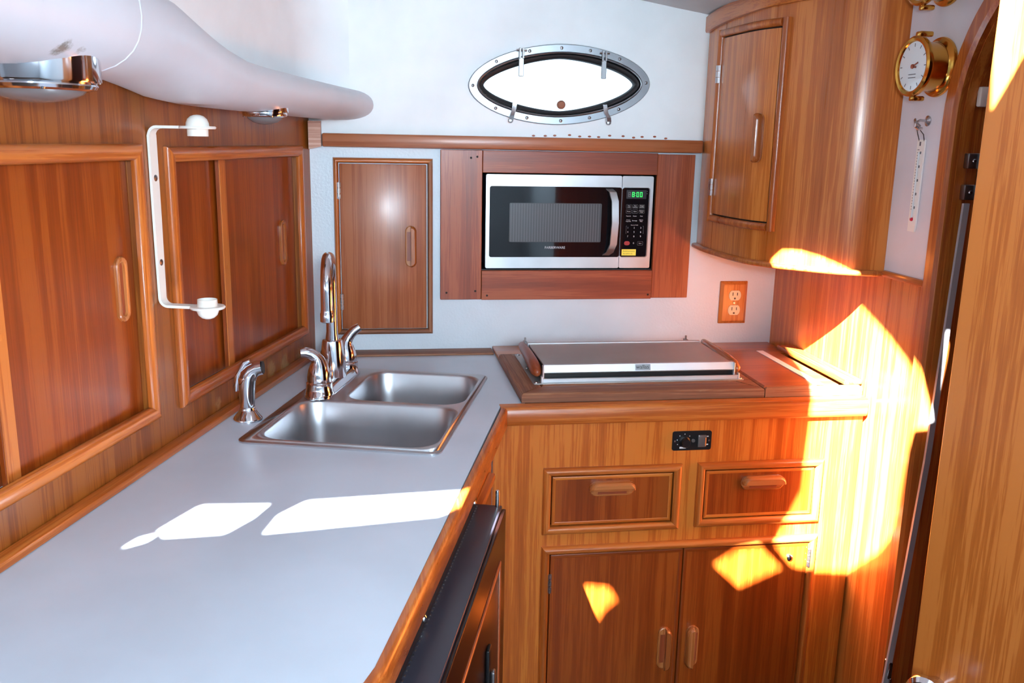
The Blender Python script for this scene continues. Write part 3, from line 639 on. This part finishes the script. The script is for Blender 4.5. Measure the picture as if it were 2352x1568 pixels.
for z, names in ((-.1895, ('Popcorn', 'Potato', 'Pizza')), (-.2015, ('Frozen\nVegetable', 'Beverage', 'Dinner\nPlate'))):
    for x, nme in zip(cxs, names): put(nme, x, z, .0036)
put('Express Cook', .6715, -.2130, .0034)
for i, ch in enumerate('123456789'): put(ch, cxs[i % 3], (-.2205, -.2315, -.2430)[i//3], .0062)
put('0', .6715, -.2610, .0062); ring(.682, .697, -.2665, -.2560); put('Start', .6895, -.2612, .0040)
pr.box(.6492, .6498, yk-.0002, yk, -.236, -.2155); pr.box(.6492, .652, yk-.0002, yk, -.2160, -.2155); pr.box(.6962, .6968, yk-.0002, yk, -.236, -.2155); pr.box(.694, .6968, yk-.0002, yk, -.2160, -.2155)
o = pr.build('key_outlines', 'print_grey', pn); o['kind'] = 'stuff'; o = tx.build('key_lettering', 'print_white', pn, flat=True); o['kind'] = 'stuff'
MB().plate(stadium(.6535, -.2610, .0155, .0110, 8, False), [], Bf(yk-.0006), Bf(yk)).build('stop_key', 'red', pn)
st = MB().box(.6400, .6790, yk-.0006, yk-.0001, -.2935, -.2770).build('yellow_sticker', 'yellow', pn)
tx = MB(); put('Remove protective', .6595, -.2820, .0042); put('film before use', .6570, -.2886, .0042)
for v in tx.v: v.y -= .0006
tx.build('sticker_lettering', 'print_black', pn, flat=True)
q = MB(); q.box(.7015, .7025, yk-.0003, yk, -.1255, -.1245); q.box(.7015, .7025, yk-.0003, yk, -.1315, -.1305); q.build('indicator_dots', 'print_white', pn)

# ================================================================== POWER OUTLET
ot = thing('power_outlet', 'duplex power outlet with varnished wooden cover plate', 'outlet', 'B', (.9625, 0, -.481))
def op_(d, y): return [Vector((a, y, b)) for a, b in rrect(.9235+d, 1.0015-d, -.4815+d, -.3645-d, .002, 3)]
MB().loft([op_(0, -.0004), op_(0, -.003), op_(.008, -.0105), op_(.010, -.0108)]).build('cover_plate', 'honey_z', ot, sharp=30)
for z in (-.4025, -.4430):
    rc = [(.9635+x, z+y) for x, y in ((-.0105, -.0135), (.0105, -.0135), (.0150, -.009), (.0170, -.003), (.0170, .003), (.0150, .009), (.0105, .0135), (-.0105, .0135), (-.0150, .009), (-.0170, .003), (-.0170, -.003), (-.0150, -.009))]
    f = MB().plate(rc, [], Bf(-.0128), Bf(-.0109)).build('receptacle', 'ivory', ot, sharp=30)
    MB().box(.9635-.0075, .9635-.0052, -.0132, -.0129, z-.0005, z+.0085).box(.9635+.0056, .9635+.0078, -.0132, -.0129, z, z+.0078).box(.9635-.0025, .9635+.0025, -.0132, -.0129, z-.0105, z-.0058).build('slots', 'black', f)
MB().lathe([(.0034, .0108), (.0030, .0125), (0, .0130)], T(.9630, 0, -.4228) @ ROTY, 14).build('screw', 'chrome_rough', ot)

# ================================================================== BASE CABINET under the stove
yb = 1.785-D     # face plane in the far-wall frame
bc = thing('stove_cabinet', 'honey-coloured teak base cabinet with two drawers under the stove', 'cabinet', 'B', (.67, -.3, -H+.002))
BXL, BXR = .236, 1.074
MB().plate([(BXL, -H+.002), (BXR, -H+.002), (BXR, -.5856), (BXL, -.5856)], [[(.362, -.824), (.640, -.824), (.640, -.699), (.362, -.699)], [(.708, -.822), (.972, -.822), (.972, -.698), (.708, -.698)], [(.364, -1.40), (.974, -1.40), (.974, -.886), (.364, -.886)]], Bf(yb), Bf(yb+.014)).build('face_panel', 'face_z', bc, sharp=20)
MB().box(.34, BXR, yb+.05, -.03, -H+.002, -.60).build('carcass', 'dark', bc)
et = MB(); 
et.loft([[Vector((x, yb-h, z)) for h, z in ((0, -.5856), (.013, -.5856), (.0165, -.581), (.0175, -.572), (.0165, -.552), (.013, -.5465), (.006, -.545), (-.013, -.545))] for x in (.250, 1.0735)])
struct(et.build('trim_9', 'mould_x', None, 'B', sharp=50))
for k, (x0, x1, z0, z1, hx, hz) in enumerate(((.346, .656, -.840, -.687, .499, -.737), (.692, .988, -.838, -.686, .846, -.737))):
    moulding(x0, x1, z0, z1, .0175, .012, yb-.0002, bc, 'mould')
    dq = thing  # (drawer fronts are parts of the cabinet)
    d = MB().box(x0+.0205, x1-.0205, yb-.003, yb+.012, z0+.0205, z1-.0205, .0015, 1).build('drawer', 'panel_z', bc)
    for sd_ in 'tblr':
        pass
    moulding(x0+.0206, x1-.0206, z0+.0206, z1-.0206, .007, .0012, yb-.003, d, 'face', name='edge_band')
    bar_pull(hx, hz, .102, .034, yb-.003, d, False, 1)
moulding(.347, .990, -1.42, -.8695, .0175, .012, yb-.0002, bc, 'mould')
for x0, x1, hx, sd_ in ((.3675, .6705, .639, 1), (.6735, .9705, .706, -1)):
    d = MB().box(x0, x1, yb-.003, yb+.012, -1.40, -.8895, .0015, 1).build('cupboard_door', 'panel_z', bc)
    moulding(x0+.0003, x1-.0003, -1.3997, -.8898, .008, .001, yb-.003, d, 'panel' if sd_ > 0 else 'panel', name='edge_band')
    bar_pull(hx, -1.134, .104, .030, yb-.003, d, True, 1 if sd_ > 0 else -1)
hinge(.3655, -.955, yb-.006, bc, .045, .009); hinge(.9735, -.925, yb-.006, bc, .045, .009)
MB().lathe([(.0075, 0), (.0075, .003), (.004, .006), (0, .0065)], T(.928, yb-.0032, -.925) @ ROTY, 16).build('magnet_catch', 'chrome', bc)
# stove heater control
pc = thing('stove_control', 'small black stove control with dial and rocker switch on the teak cabinet', 'control', 'B', (.675, yb, -.655))
MB().plate(rrect(.6305, .7195, -.6565, -.6125, .005, 4), [], Bf(yb-.0026), Bf(yb-.0004)).build('face_plate', 'black', pc, sharp=30)
yk = yb-.0026
MB().lathe([(.0125, 0), (.0125, .003), (.0100, .005), (.0095, .014), (.0085, .0155), (0, .0155)], T(.6575, yk, -.636) @ ROTY, 28).build('dial_knob', 'black', pc)
for a in (205, 168, 130, 88, 45):
    MB().lathe([(.0012, 0), (.0012, .0003)], T(.6575+.0165*math.cos(R(a)), yk, -.6355+.0165*math.sin(R(a))) @ ROTY, 8).build('dial_mark', 'print_white', pc)
MB().add([(.6475, yk-.0002, -.652), (.6625, yk-.0002, -.652), (.6625, yk-.0002, -.6512), (.6560, yk-.0002, -.6500), (.6530, yk-.0002, -.6478), (.6475, yk-.0002, -.6478)], [(0, 1, 2, 3, 4, 5)]).build('level_mark', 'print_white', pc)
MB().lathe([(.0042, 0), (.0042, .0012), (.0028, .0016), (0, .001)], T(.6778, yk, -.6345) @ ROTY, 16).build('indicator', 'switch_grey', pc)
sw = MB().box(.6870, .7065, yk-.006, yk, -.6485, -.6210, .002).build('rocker_switch', 'switch_grey', pc)
MB().box(.7030, .7055, yk-.0068, yk-.0061, -.6450, -.6265).build('switch_lamp', 'amber', sw)
for z in (-.6255, -.6440): MB().box(.7085, .7125, yk-.0003, yk, z-.0011, z+.0011).build('switch_mark', 'print_white', pc)
for x in (.6365, .7145): MB().lathe([(.0028, 0), (.0024, .0012), (0, .0016)], T(x, yk, -.635) @ ROTY, 12).build('screw', 'chrome_rough', pc)

# ================================================================== STOVE TOP
tp = thing('stove_platform', 'raised brown wooden platform that carries the stove', 'platform', 'B', (.68, -.25, -.5445))
zt0, zt1 = -.5448, -.5245
def brd(name, poly, mat):
    def lp_(k, z):
        c = Vector((sum(p[0] for p in poly)/len(poly), sum(p[1] for p in poly)/len(poly)))
        return [Vector((p[0]+(c.x-p[0])*0+math.copysign(k, c.x-p[0]), p[1]+math.copysign(k, c.y-p[1]), z)) for p in poly]
    return MB().loft([lp_(0, zt0), lp_(0, zt1-.004), lp_(.004, zt1)]).build(name, mat, tp, sharp=25)
fy = 1.800-D; PB = 2.165-D
brd('front_board', [(.298, fy), (.842, fy), (.805, fy+.062), (.352, fy+.062)], 'worn_x')
brd('side_board', [(.298, fy+.0006), (.3515, fy+.0626), (.3515, PB), (.298, PB), ], 'worn_y')
brd('inset_panel', [(.352, fy+.0626), (.806, fy+.0626), (.842, fy+.001), (.846, PB), (.352, PB)], 'worn_x')
brd('locker_lid', [(.847, fy+.018), (1.030, fy+.018), (1.030, PB), (.847, PB)], 'locker_x')
brd('lid_rail', [(.844, fy), (1.074, fy), (1.074, fy+.017), (.848, fy+.017)], 'worn_x')
MB().box(.972, .990, fy+.018, PB-.018, zt1+.0002, zt1+.0016).build('pale_strip', 'white_strip', tp)
sv = thing('stove', 'flat stainless steel marine stove with closed lid and wooden side handles', 'stove', 'B', (.585, -.28, zt1))
ys0, ys1 = 1.874-D, 2.140-D
MB().plate(rrect(.335, .824, ys0-.003, ys1+.01, .004, 3), [], lambda a, b: Vector((a, b, zt1+.0018)), lambda a, b: Vector((a, b, zt1+.0002))).build('flange', 'steel_lid', sv, sharp=30)
for x, y in ((.343, ys0+.006), (.817, ys0+.006), (.343, ys1), (.817, ys1), (.343, (ys0+ys1)/2)):
    MB().lathe([(.0045, 0), (.004, .0018), (0, .0026)], T(x, y, zt1+.0018), 12).build('screw', 'chrome_rough', sv)
MB().box(.360, .806, ys0+.012, ys1-.006, zt1+.0018, zt1+.030).build('burner_box', 'black', sv)
MB().box(.356, .811, ys0, ys0+.006, zt1+.0018, zt1+.0115, .001, 1).box(.353, .357, ys0-.001, ys0+.010, zt1+.0018, zt1+.0165, .001, 1).box(.809, .813, ys0-.001, ys0+.010, zt1+.0018, zt1+.0165, .001, 1).build('front_rail', 'aluminium', sv)
zl = -.4865
ldp = MB().box(.362, .798, ys0+.016, ys1-.035, zl-.004, zl, .0006, 1).build('lid_plate', 'steel_lid', sv)
lf = MB(); lf.loft([[Vector((x, ys0+a, z)) for a, z in ((.020, zl+.0022), (.011, zl+.0018), (.006, zl-.014), (.008, zl-.0165), (.012, zl-.0145), (.017, zl-.002))] for x in (.360, .800)])
lfo = lf.build('lid_front', 'aluminium', sv, sharp=40)
MB().box(.360, .800, ys1-.038, ys1-.030, zl-.006, zl+.003, .001, 1).build('lid_back_rail', 'aluminium', sv)
for x in (.3585, .8015): MB().box(x-.0017, x+.0017, ys0+.004, ys0+.017, zl-.028, zl+.0015, .0012, 1).build('lid_cheek', 'aluminium', sv)
for sx in (-1, 1):
    xc = .355 if sx < 0 else .805; lps = []
    for t, wv, hv, dz in ((0, .005, .006, .004), (.04, .009, .011, .002), (.2, .011, .014, 0), (.45, .0125, .016, -.001), (.7, .0135, .018, -.004), (.88, .013, .018, -.008), (.97, .009, .012, -.010), (1, .004, .006, -.010)):
        y = ys1-.022+(ys0+.012-(ys1-.022))*t
        lps.append([Vector((xc+sx*.008+wv*math.cos(R(a)), y, zl-.006+dz+hv*math.sin(R(a))*.85)) for a in range(0, 360, 24)])
    MB().loft(lps).build('side_handle', 'pull_y' if sx > 0 else 'sapele_y', sv, sharp=60)
for x in (.356, .768):
    MB().box(x-.004, x+.004, ys1-.030, ys1-.012, zl-.010, zl+.004, .001, 1).box(x-.002, x+.002, ys1-.024, ys1-.019, zl+.003, zl+.013, .0008, 1).build('lid_hinge', 'steel_dull', sv)
# maker's badge lies on the sloping lid front
a0, a1 = Vector((0, ys0+.011, zl+.0018)), Vector((0, ys0+.006, zl-.014)); fx = (a1-a0).normalized(); nrm = Vector((0, fx.z, -fx.y)); 
if nrm.y > 0: nrm = -nrm
Mb = Matrix(((1, 0, 0, 0), (0, -fx.y, nrm.y, 0), (0, -fx.z, nrm.z, 0), (0, 0, 0, 1)))
cb_ = (a0+a1)/2; cb_.x = .586
Mb = T(*(cb_+nrm*.0004)) @ Mb
bd = MB().box(-.0175, .0175, -.0068, .0068, 0, .0006, 0, 1, Mb).build('badge', 'steel_dull', lfo)
text('wallas', .0125, Mb @ T(-.001, .0005, .0008), 'badge_lettering', 'print_black', bd, .0001, 1.0)

# ================================================================== FRIDGE under the counter
fg = thing('under_counter_fridge', 'black under-counter fridge with glossy dark door beside the counter edge', 'fridge', 'L', (-1.0, -.54, -1.35))
fz = -.630; fo = .595
MB().box(-1.44, -.708, -fo+.004, -.53, -1.35, fz, .002).build('case', 'black_metal', fg)
MB().box(-1.44, -.708, -.5452, -.5264, fz-.002, -.5925, .001, 1).build('mounting_flange', 'black', fg)
for s_ in (-.735, -1.125): MB().lathe([(.0055, 0), (.0050, .002), (.002, .0036), (0, .0038)], T(s_, -.5455, -.617) @ ROTY, 16).build('flange_screw', 'chrome', fg)
st_ = MB()
for i in range(64): st_.box(-.722-i*.011, -.718-i*.011, -.5485, -.5468, fz+.0002, fz+.0010)
o = st_.build('perforated_seam', 'steel_dull', fg); o['kind'] = 'stuff'
fd = MB().box(-1.44, -.712, -fo-.003, -fo+.0036, -1.35, fz-.004, .002).build('fridge_door', 'fridge_face', fg)
moulding(-1.40, -.78, -1.33, -.70, .008, .003, -fo-.0033, fd, 'sapele', name='door_trim')
MB().box(-.930, -.905, -fo-.010, -fo-.0033, -.88, -.78, .003).build('latch_plate', 'black', fd)
MB().box(-.925, -.910, -fo-.018, -fo-.0105, -.87, -.82, .003).build('latch_handle', 'chrome_rough', fd)
MB().lathe([(.004, 0), (.004, .026), (.003, .030), (0, .030)], T(-.715, -fo+.012, fz+.0003), 12).build('hinge_pin', 'chrome_rough', fg)

# ================================================================== CURVED CORNER CABINET
ctl = [(.838, 2.302), (.829, 2.22), (.828, 2.118), (.841, 1.987), (.872, 1.913), (.898, 1.877), (.967, 1.812), (1.012, 1.784), (1.0745, 1.763)]
def cr_spline(P, n=10):
    P = [Vector(p) for p in P]; out = []
    for i in range(len(P)-1):
        a = P[max(i-1, 0)]; b = P[i]; c = P[i+1]; d = P[min(i+2, len(P)-1)]
        for k in range(n):
            t = k/n; out.append(.5*((2*b)+(c-a)*t+(2*a-5*b+4*c-d)*t*t+(3*b-a-3*c+d)*t**3))
    out.append(P[-1]); return out
cv = cr_spline(ctl); cum = [0]
for a, b in zip(cv, cv[1:]): cum.append(cum[-1]+(b-a).length)
LEN = cum[-1]
def cpt(u, off, z):
    """point on the cabinet front: u metres along the plan curve, off proud of it"""
    i = max(k for k in range(len(cum)-1) if cum[k] <= max(u, 0)+1e-9); t = (u-cum[i])/(cum[i+1]-cum[i]); p = cv[i].lerp(cv[i+1], t)
    i0, i1 = max(i-1, 0), min(i+2, len(cv)-1); tg = (cv[i1]-cv[i0]).normalized(); nr = Vector((tg.y, -tg.x))
    if nr.dot(Vector((-1, -1))) < 0: nr = -nr
    p = p+nr*off; return Vector((p.x, p.y, z))
def u_of(y):   # arc length where the curve has this y
    return min(range(len(cv)), key=lambda k: abs(cv[k].y-y))
uc = thing('corner_cabinet', 'curved honey teak cabinet hanging in the corner beside the brass clock', 'cabinet', 'W', (.98, 2.1, -.27))
us = [LEN*i/70 for i in range(71)]
BI = -.009
bot = [cpt(u, BI, -.262) for u in us]
def ring_(z): return [cpt(u, BI, z) for u in us]+[Vector((1.0745, D-.003, z))]
MB().loft([ring_(-.262), ring_(.3)]).build('cabinet_body', 'honey_z', uc, sharp=40)
def sweep(u0, u1, zf0, prof, name, mat, parent, n=24):
    lps = []
    for i in range(n+1):
        u = u0+(u1-u0)*i/n; z0 = zf0(i/n); lps.append([cpt(u, BI+h, z0+dz) for h, dz in prof])
    return MB().loft(lps).build(name, mat, parent, sharp=50)
HR = lambda w_, d_: [(0.0003, 0), (d_*.5, 0), (d_*.9, w_*.15), (d_, w_*.4), (d_, w_*.6), (d_*.9, w_*.85), (d_*.5, w_), (.0003, w_)]
sweep(0.001, LEN-.001, lambda t: -.272, HR(.013, .013), 'bottom_moulding', 'mould_z', uc, 60)
sweep(0.001, LEN*.9, lambda t: .276+.03*t, [(.0003, 0), (.010, 0), (.012, .004), (.012, .038-.0), (.0003, .038)], 'cornice', 'mould_y', uc, 50)
u0 = cum[u_of(2.185)]; u1 = cum[u_of(1.905)]; zd0, zd1 = -.190, .268; fw_ = .018
def stick(u, name='door_moulding'):
    P = [(-.5, 0), (-.5, .5), (-.3, .9), (0, 1), (.3, .9), (.5, .5), (.5, 0)]
    return MB().loft([[cpt(u+a*fw_, BI+.0003+h*.014, z) for a, h in P] for z in (zd0, zd1)]).build(name, 'mould_z', uc, sharp=50)
stick(u0+fw_/2); stick(u1-fw_/2)
sweep(u0+fw_*1.02, u1-fw_*1.02, lambda t: zd0, HR(.017, .0142), 'door_moulding', 'mould_z', uc)
sweep(u0+fw_*1.02, u1-fw_*1.02, lambda t: zd1-.017, HR(.017, .0142), 'door_moulding', 'mould_z', uc)
da, db = u0+fw_+.003, u1-fw_-.003; za, zb_ = zd0+.0205, zd1-.0205
n = 16; m = MB(); lps = []
for i in range(n+1):
    u = da+(db-da)*i/n; lps.append([cpt(u, BI+.0004, za), cpt(u, BI+.0065, za), cpt(u, BI+.0065, zb_), cpt(u, BI+.0004, zb_)])
dd = m.loft(lps).build('cabinet_door', 'honey_z', uc, sharp=40)
m = MB(); lps = []
for i in range(n+1):
    u = u0+fw_+(u1-u0-2*fw_)*i/n; lps.append([cpt(u, BI+.00025, zd0+.017), cpt(u, BI+.0004, zd0+.017), cpt(u, BI+.0004, zd1-.017), cpt(u, BI+.00025, zd1-.017)])
m.loft(lps).build('door_gap', 'gap', uc, sharp=40)
# grip: same pill, wrapped on the local tangent plane
uh = cum[u_of(1.963)]; pc_ = cpt(uh, BI+.0065, .015); pn_ = (cpt(uh, BI+.1, .015)-pc_).normalized(); px_ = Vector((-pn_.y, pn_.x, 0))
if px_.dot(Vector((1, -1, 0))) < 0: px_ = -px_
Mh = Matrix(((px_.x, -pn_.x, 0, pc_.x), (px_.y, -pn_.y, 0, pc_.y), (0, 0, 1, pc_.z), (0, 0, 0, 1)))
class MBX(MB): pass
_old = MB.build
def build_M(self, *a, **k):
    self.v = [Mh @ v for v in self.v]; return _old(self, *a, **k)
MB.build = build_M
bar_pull(0, 0, .108, .030, 0, dd, True, 1)
MB.build = _old
for z in (.165, -.105):
    M_ = cpt(u0+fw_*.9, BI+.012, z); t_ = (cpt(u0+fw_*.9+.01, BI+.012, z)-M_).normalized(); o_ = (cpt(u0+fw_*.9, BI+.05, z)-M_).normalized()
    h = MB()
    for i in range(3):
        za_, zb2 = z-.021+i*.014+.0005, z-.021+(i+1)*.014-.0005
        h.loft([[M_+t_*a+o_*b+Vector((0, 0, zz-z)) for a, b in ((-.006, -.003), (.006, -.003), (.006, .002), (.003, .0045), (-.003, .0045), (-.006, .002))] for zz in (za_, zb2)])
    h.build('hinge', 'chrome_rough', uc)

# ================================================================== GAUGES, HOOK, THERMOMETER
def gauge(name, label, Y, z, hand):
    t = thing(name, label, 'gauge', 'R', (-Y, 0, z-.055), group=None)
    M = T(-Y, -.0044, z) @ ROTY
    MB().lathe([(.030, 0), (.055, 0), (.056, .003), (.055, .006), (.050, .008), (.046, .013)], M, 48, False).build('base_flange', 'brass', t)
    MB().lathe([(.0455, .011), (.0455, .046), (.047, .049)], M, 48, False).build('case', 'brass', t)
    MB().lathe([(.0465, .046), (.0555, .049), (.0570, .053), (.0560, .058), (.0520, .061), (.0470, .0595), (.0455, .056)], M, 48, False).build('bezel', 'brass', t)
    dl = MB().lathe([(0, .0562), (.0470, .0562)], M, 48, False).build('dial', 'dial', t)
    tk = MB()
    for i in range(12):
        a = R(30*i); tk.box(-.0008, .0008, .036, .0425, .0564, .0567, 0, 1, M @ Matrix.Rotation(a, 4, 'Z'))
    for k in range(2): tk.box(-.012, .012, .014+k*.006, .0155+k*.006, .0564, .0567, 0, 1, M @ Matrix.Rotation(math.pi, 4, 'Z'))
    tk.build('dial_marks', 'print_grey', dl)
    hd = MB(); 
    for a, L_, wv in hand: hd.box(-wv, wv, -.006, L_, .0568, .0576, 0, 1, M @ Matrix.Rotation(R(a), 4, 'Z'))
    hd.lathe([(.0045, .0568), (.004, .059), (0, .0595)], M, 14); hd.build('hands', 'sapele_x', dl)
    MB().box(-Y-.009, -Y+.009, -.058, -.030, z+.0545, z+.0645, .003).build('hinge_lug', 'brass', t)
    MB().box(-Y-.009, -Y+.009, -.058, -.034, z-.0640, z-.0545, .003).build('catch_lug', 'brass', t)
gauge('brass_clock', 'round brass ship instrument with white dial on the pale bulkhead above the thermometer', 1.655, .152, ((-70, .018, .0014), (-100, .012, .002)))
gauge('brass_barometer', 'round brass ship instrument highest on the pale bulkhead above the other dial', 1.655, .318, ((40, .03, .0012),))
hk = thing('brass_hook', 'small metal cup hook holding the thermometer string', 'hook', 'R', (-1.672, 0, .045))
MB().lathe([(.010, 0), (.0105, .002), (.006, .004), (.0035, .006)], T(-1.672, -.0044, .052) @ ROTY, 16).build('rosette', 'chrome_rough', hk)
MB().tube([(-1.672, -.008, .052), (-1.672, -.022, .053), (-1.672, -.030, .049), (-1.672, -.031, .041), (-1.672, -.024, .036), (-1.672, -.016, .038)], .0026, 10).build('hook_bend', 'chrome_rough', hk)
MB().tube([(-1.676, -.030, .055), (-1.668, -.034, .050), (-1.664, -.026, .042), (-1.672, -.022, .037), (-1.680, -.026, .044), (-1.676, -.031, .054)], .0022, 8).build('split_ring', 'chrome_rough', hk)
tm = thing('thermometer', 'narrow white strip thermometer hanging from the small hook', 'thermometer', 'R', (-1.682, 0, -.166))
tv = lambda y, f: [Vector((-1.682+a, y, z)) for a, z in ((-.0125, .016), (.0125, .016), (.0125, -.152), (.0105, -.166), (-.0125, -.166))]
MB().loft([tv(-.0050, 0), tv(-.0085, 0)]).build('scale_plate', 'thermo', tm, sharp=30)
tk = MB()
for i in range(22): tk.box(-1.690, -1.684 if i % 5 else -1.682, -.0089, -.0086, -.122+i*.0056, -.1206+i*.0056)
for i in range(5): 
    tk.box(-1.681, -1.677, -.0089, -.0086, -.120+i*.027, -.115+i*.027)
tk.box(-1.686, -1.681, -.0089, -.0086, .004, .012)
tk.build('scale_marks', 'print_grey', tm)
MB().tube([(-1.683, -.010, -.140), (-1.683, -.010, -.008)], .0016, 8).build('glass_tube', 'dial', tm)
MB().lathe([(.0042, 0), (.0036, .0025), (0, .0034)], T(-1.683, -.0085, -.141) @ ROTY, 14).build('bulb', 'red_dot', tm)
MB().tube([(-1.689, -.0068, .010), (-1.690, -.012, .026), (-1.680, -.022, .036), (-1.673, -.024, .034)], .0009, 6).tube([(-1.673, -.0068, .010), (-1.671, -.012, .026), (-1.671, -.020, .034)], .0009, 6).build('string_loop', 'wire', tm)

# ================================================================== DOORWAY HARDWARE
sk_ = thing('strike_bracket', 'grey metal door strike bracket screwed inside the doorway', 'bracket', 'W', (1.12, 1.545, -.11))
MB().box(1.092, 1.120, 1.556, 1.5715, -.036, -.008, .002).box(1.092, 1.120, 1.556, 1.5715, -.094, -.066, .002).box(1.113, 1.120, 1.550, 1.5600, -.094, -.008, .002).build('bracket_body', 'steel_dull', sk_)
for z in (-.022, -.080): MB().lathe([(.004, 0), (.003, .0015), (0, .002)], T(1.104, 1.5558, z) @ ROTY, 10).build('screw', 'chrome_rough', sk_)
o = MB().loft([[Vector((x-.006, 1.548, z)), Vector((x+.006, 1.548, z)), Vector((x+.006, 1.554, z)), Vector((x-.006, 1.554, z))] for x, z in ((1.094, -.10), (1.092, -.18), (1.090, -.26), (1.081, -.61), (1.068, -.84), (1.056, -1.02), (1.040, -1.26))]).build('weather_strip', 'grey_strip', None, 'W', (1.04, 1.551, -1.26))
tag(o, 'thin grey sealing strip leaning inside the dark doorway', 'strip')
o = MB().box(1.100, 1.122, 1.556, 1.5688, .076, .112, .003).build('sunlit_bit', 'white_plastic', None, 'W', (1.111, 1.562, .076)); tag(o, 'small white plate standing in for a sunlit bit inside the dark doorway', 'switch')  # white block on the jamb, its colour stands in for a sunlit bit
hd = thing('barrel_bolt', 'chrome bolt knob low on the doorway post', 'bolt', 'W', (1.055, 1.556, -1.10))
MB().lathe([(.009, 0), (.009, .034), (.0075, .040), (0, .0425)], T(1.056, 1.556, -1.095), 20).build('bolt_knob', 'chrome', hd)
MB().box(1.056, 1.0615, 1.545, 1.567, -1.16, -1.094, .002).build('bolt_plate', 'chrome_rough', hd)
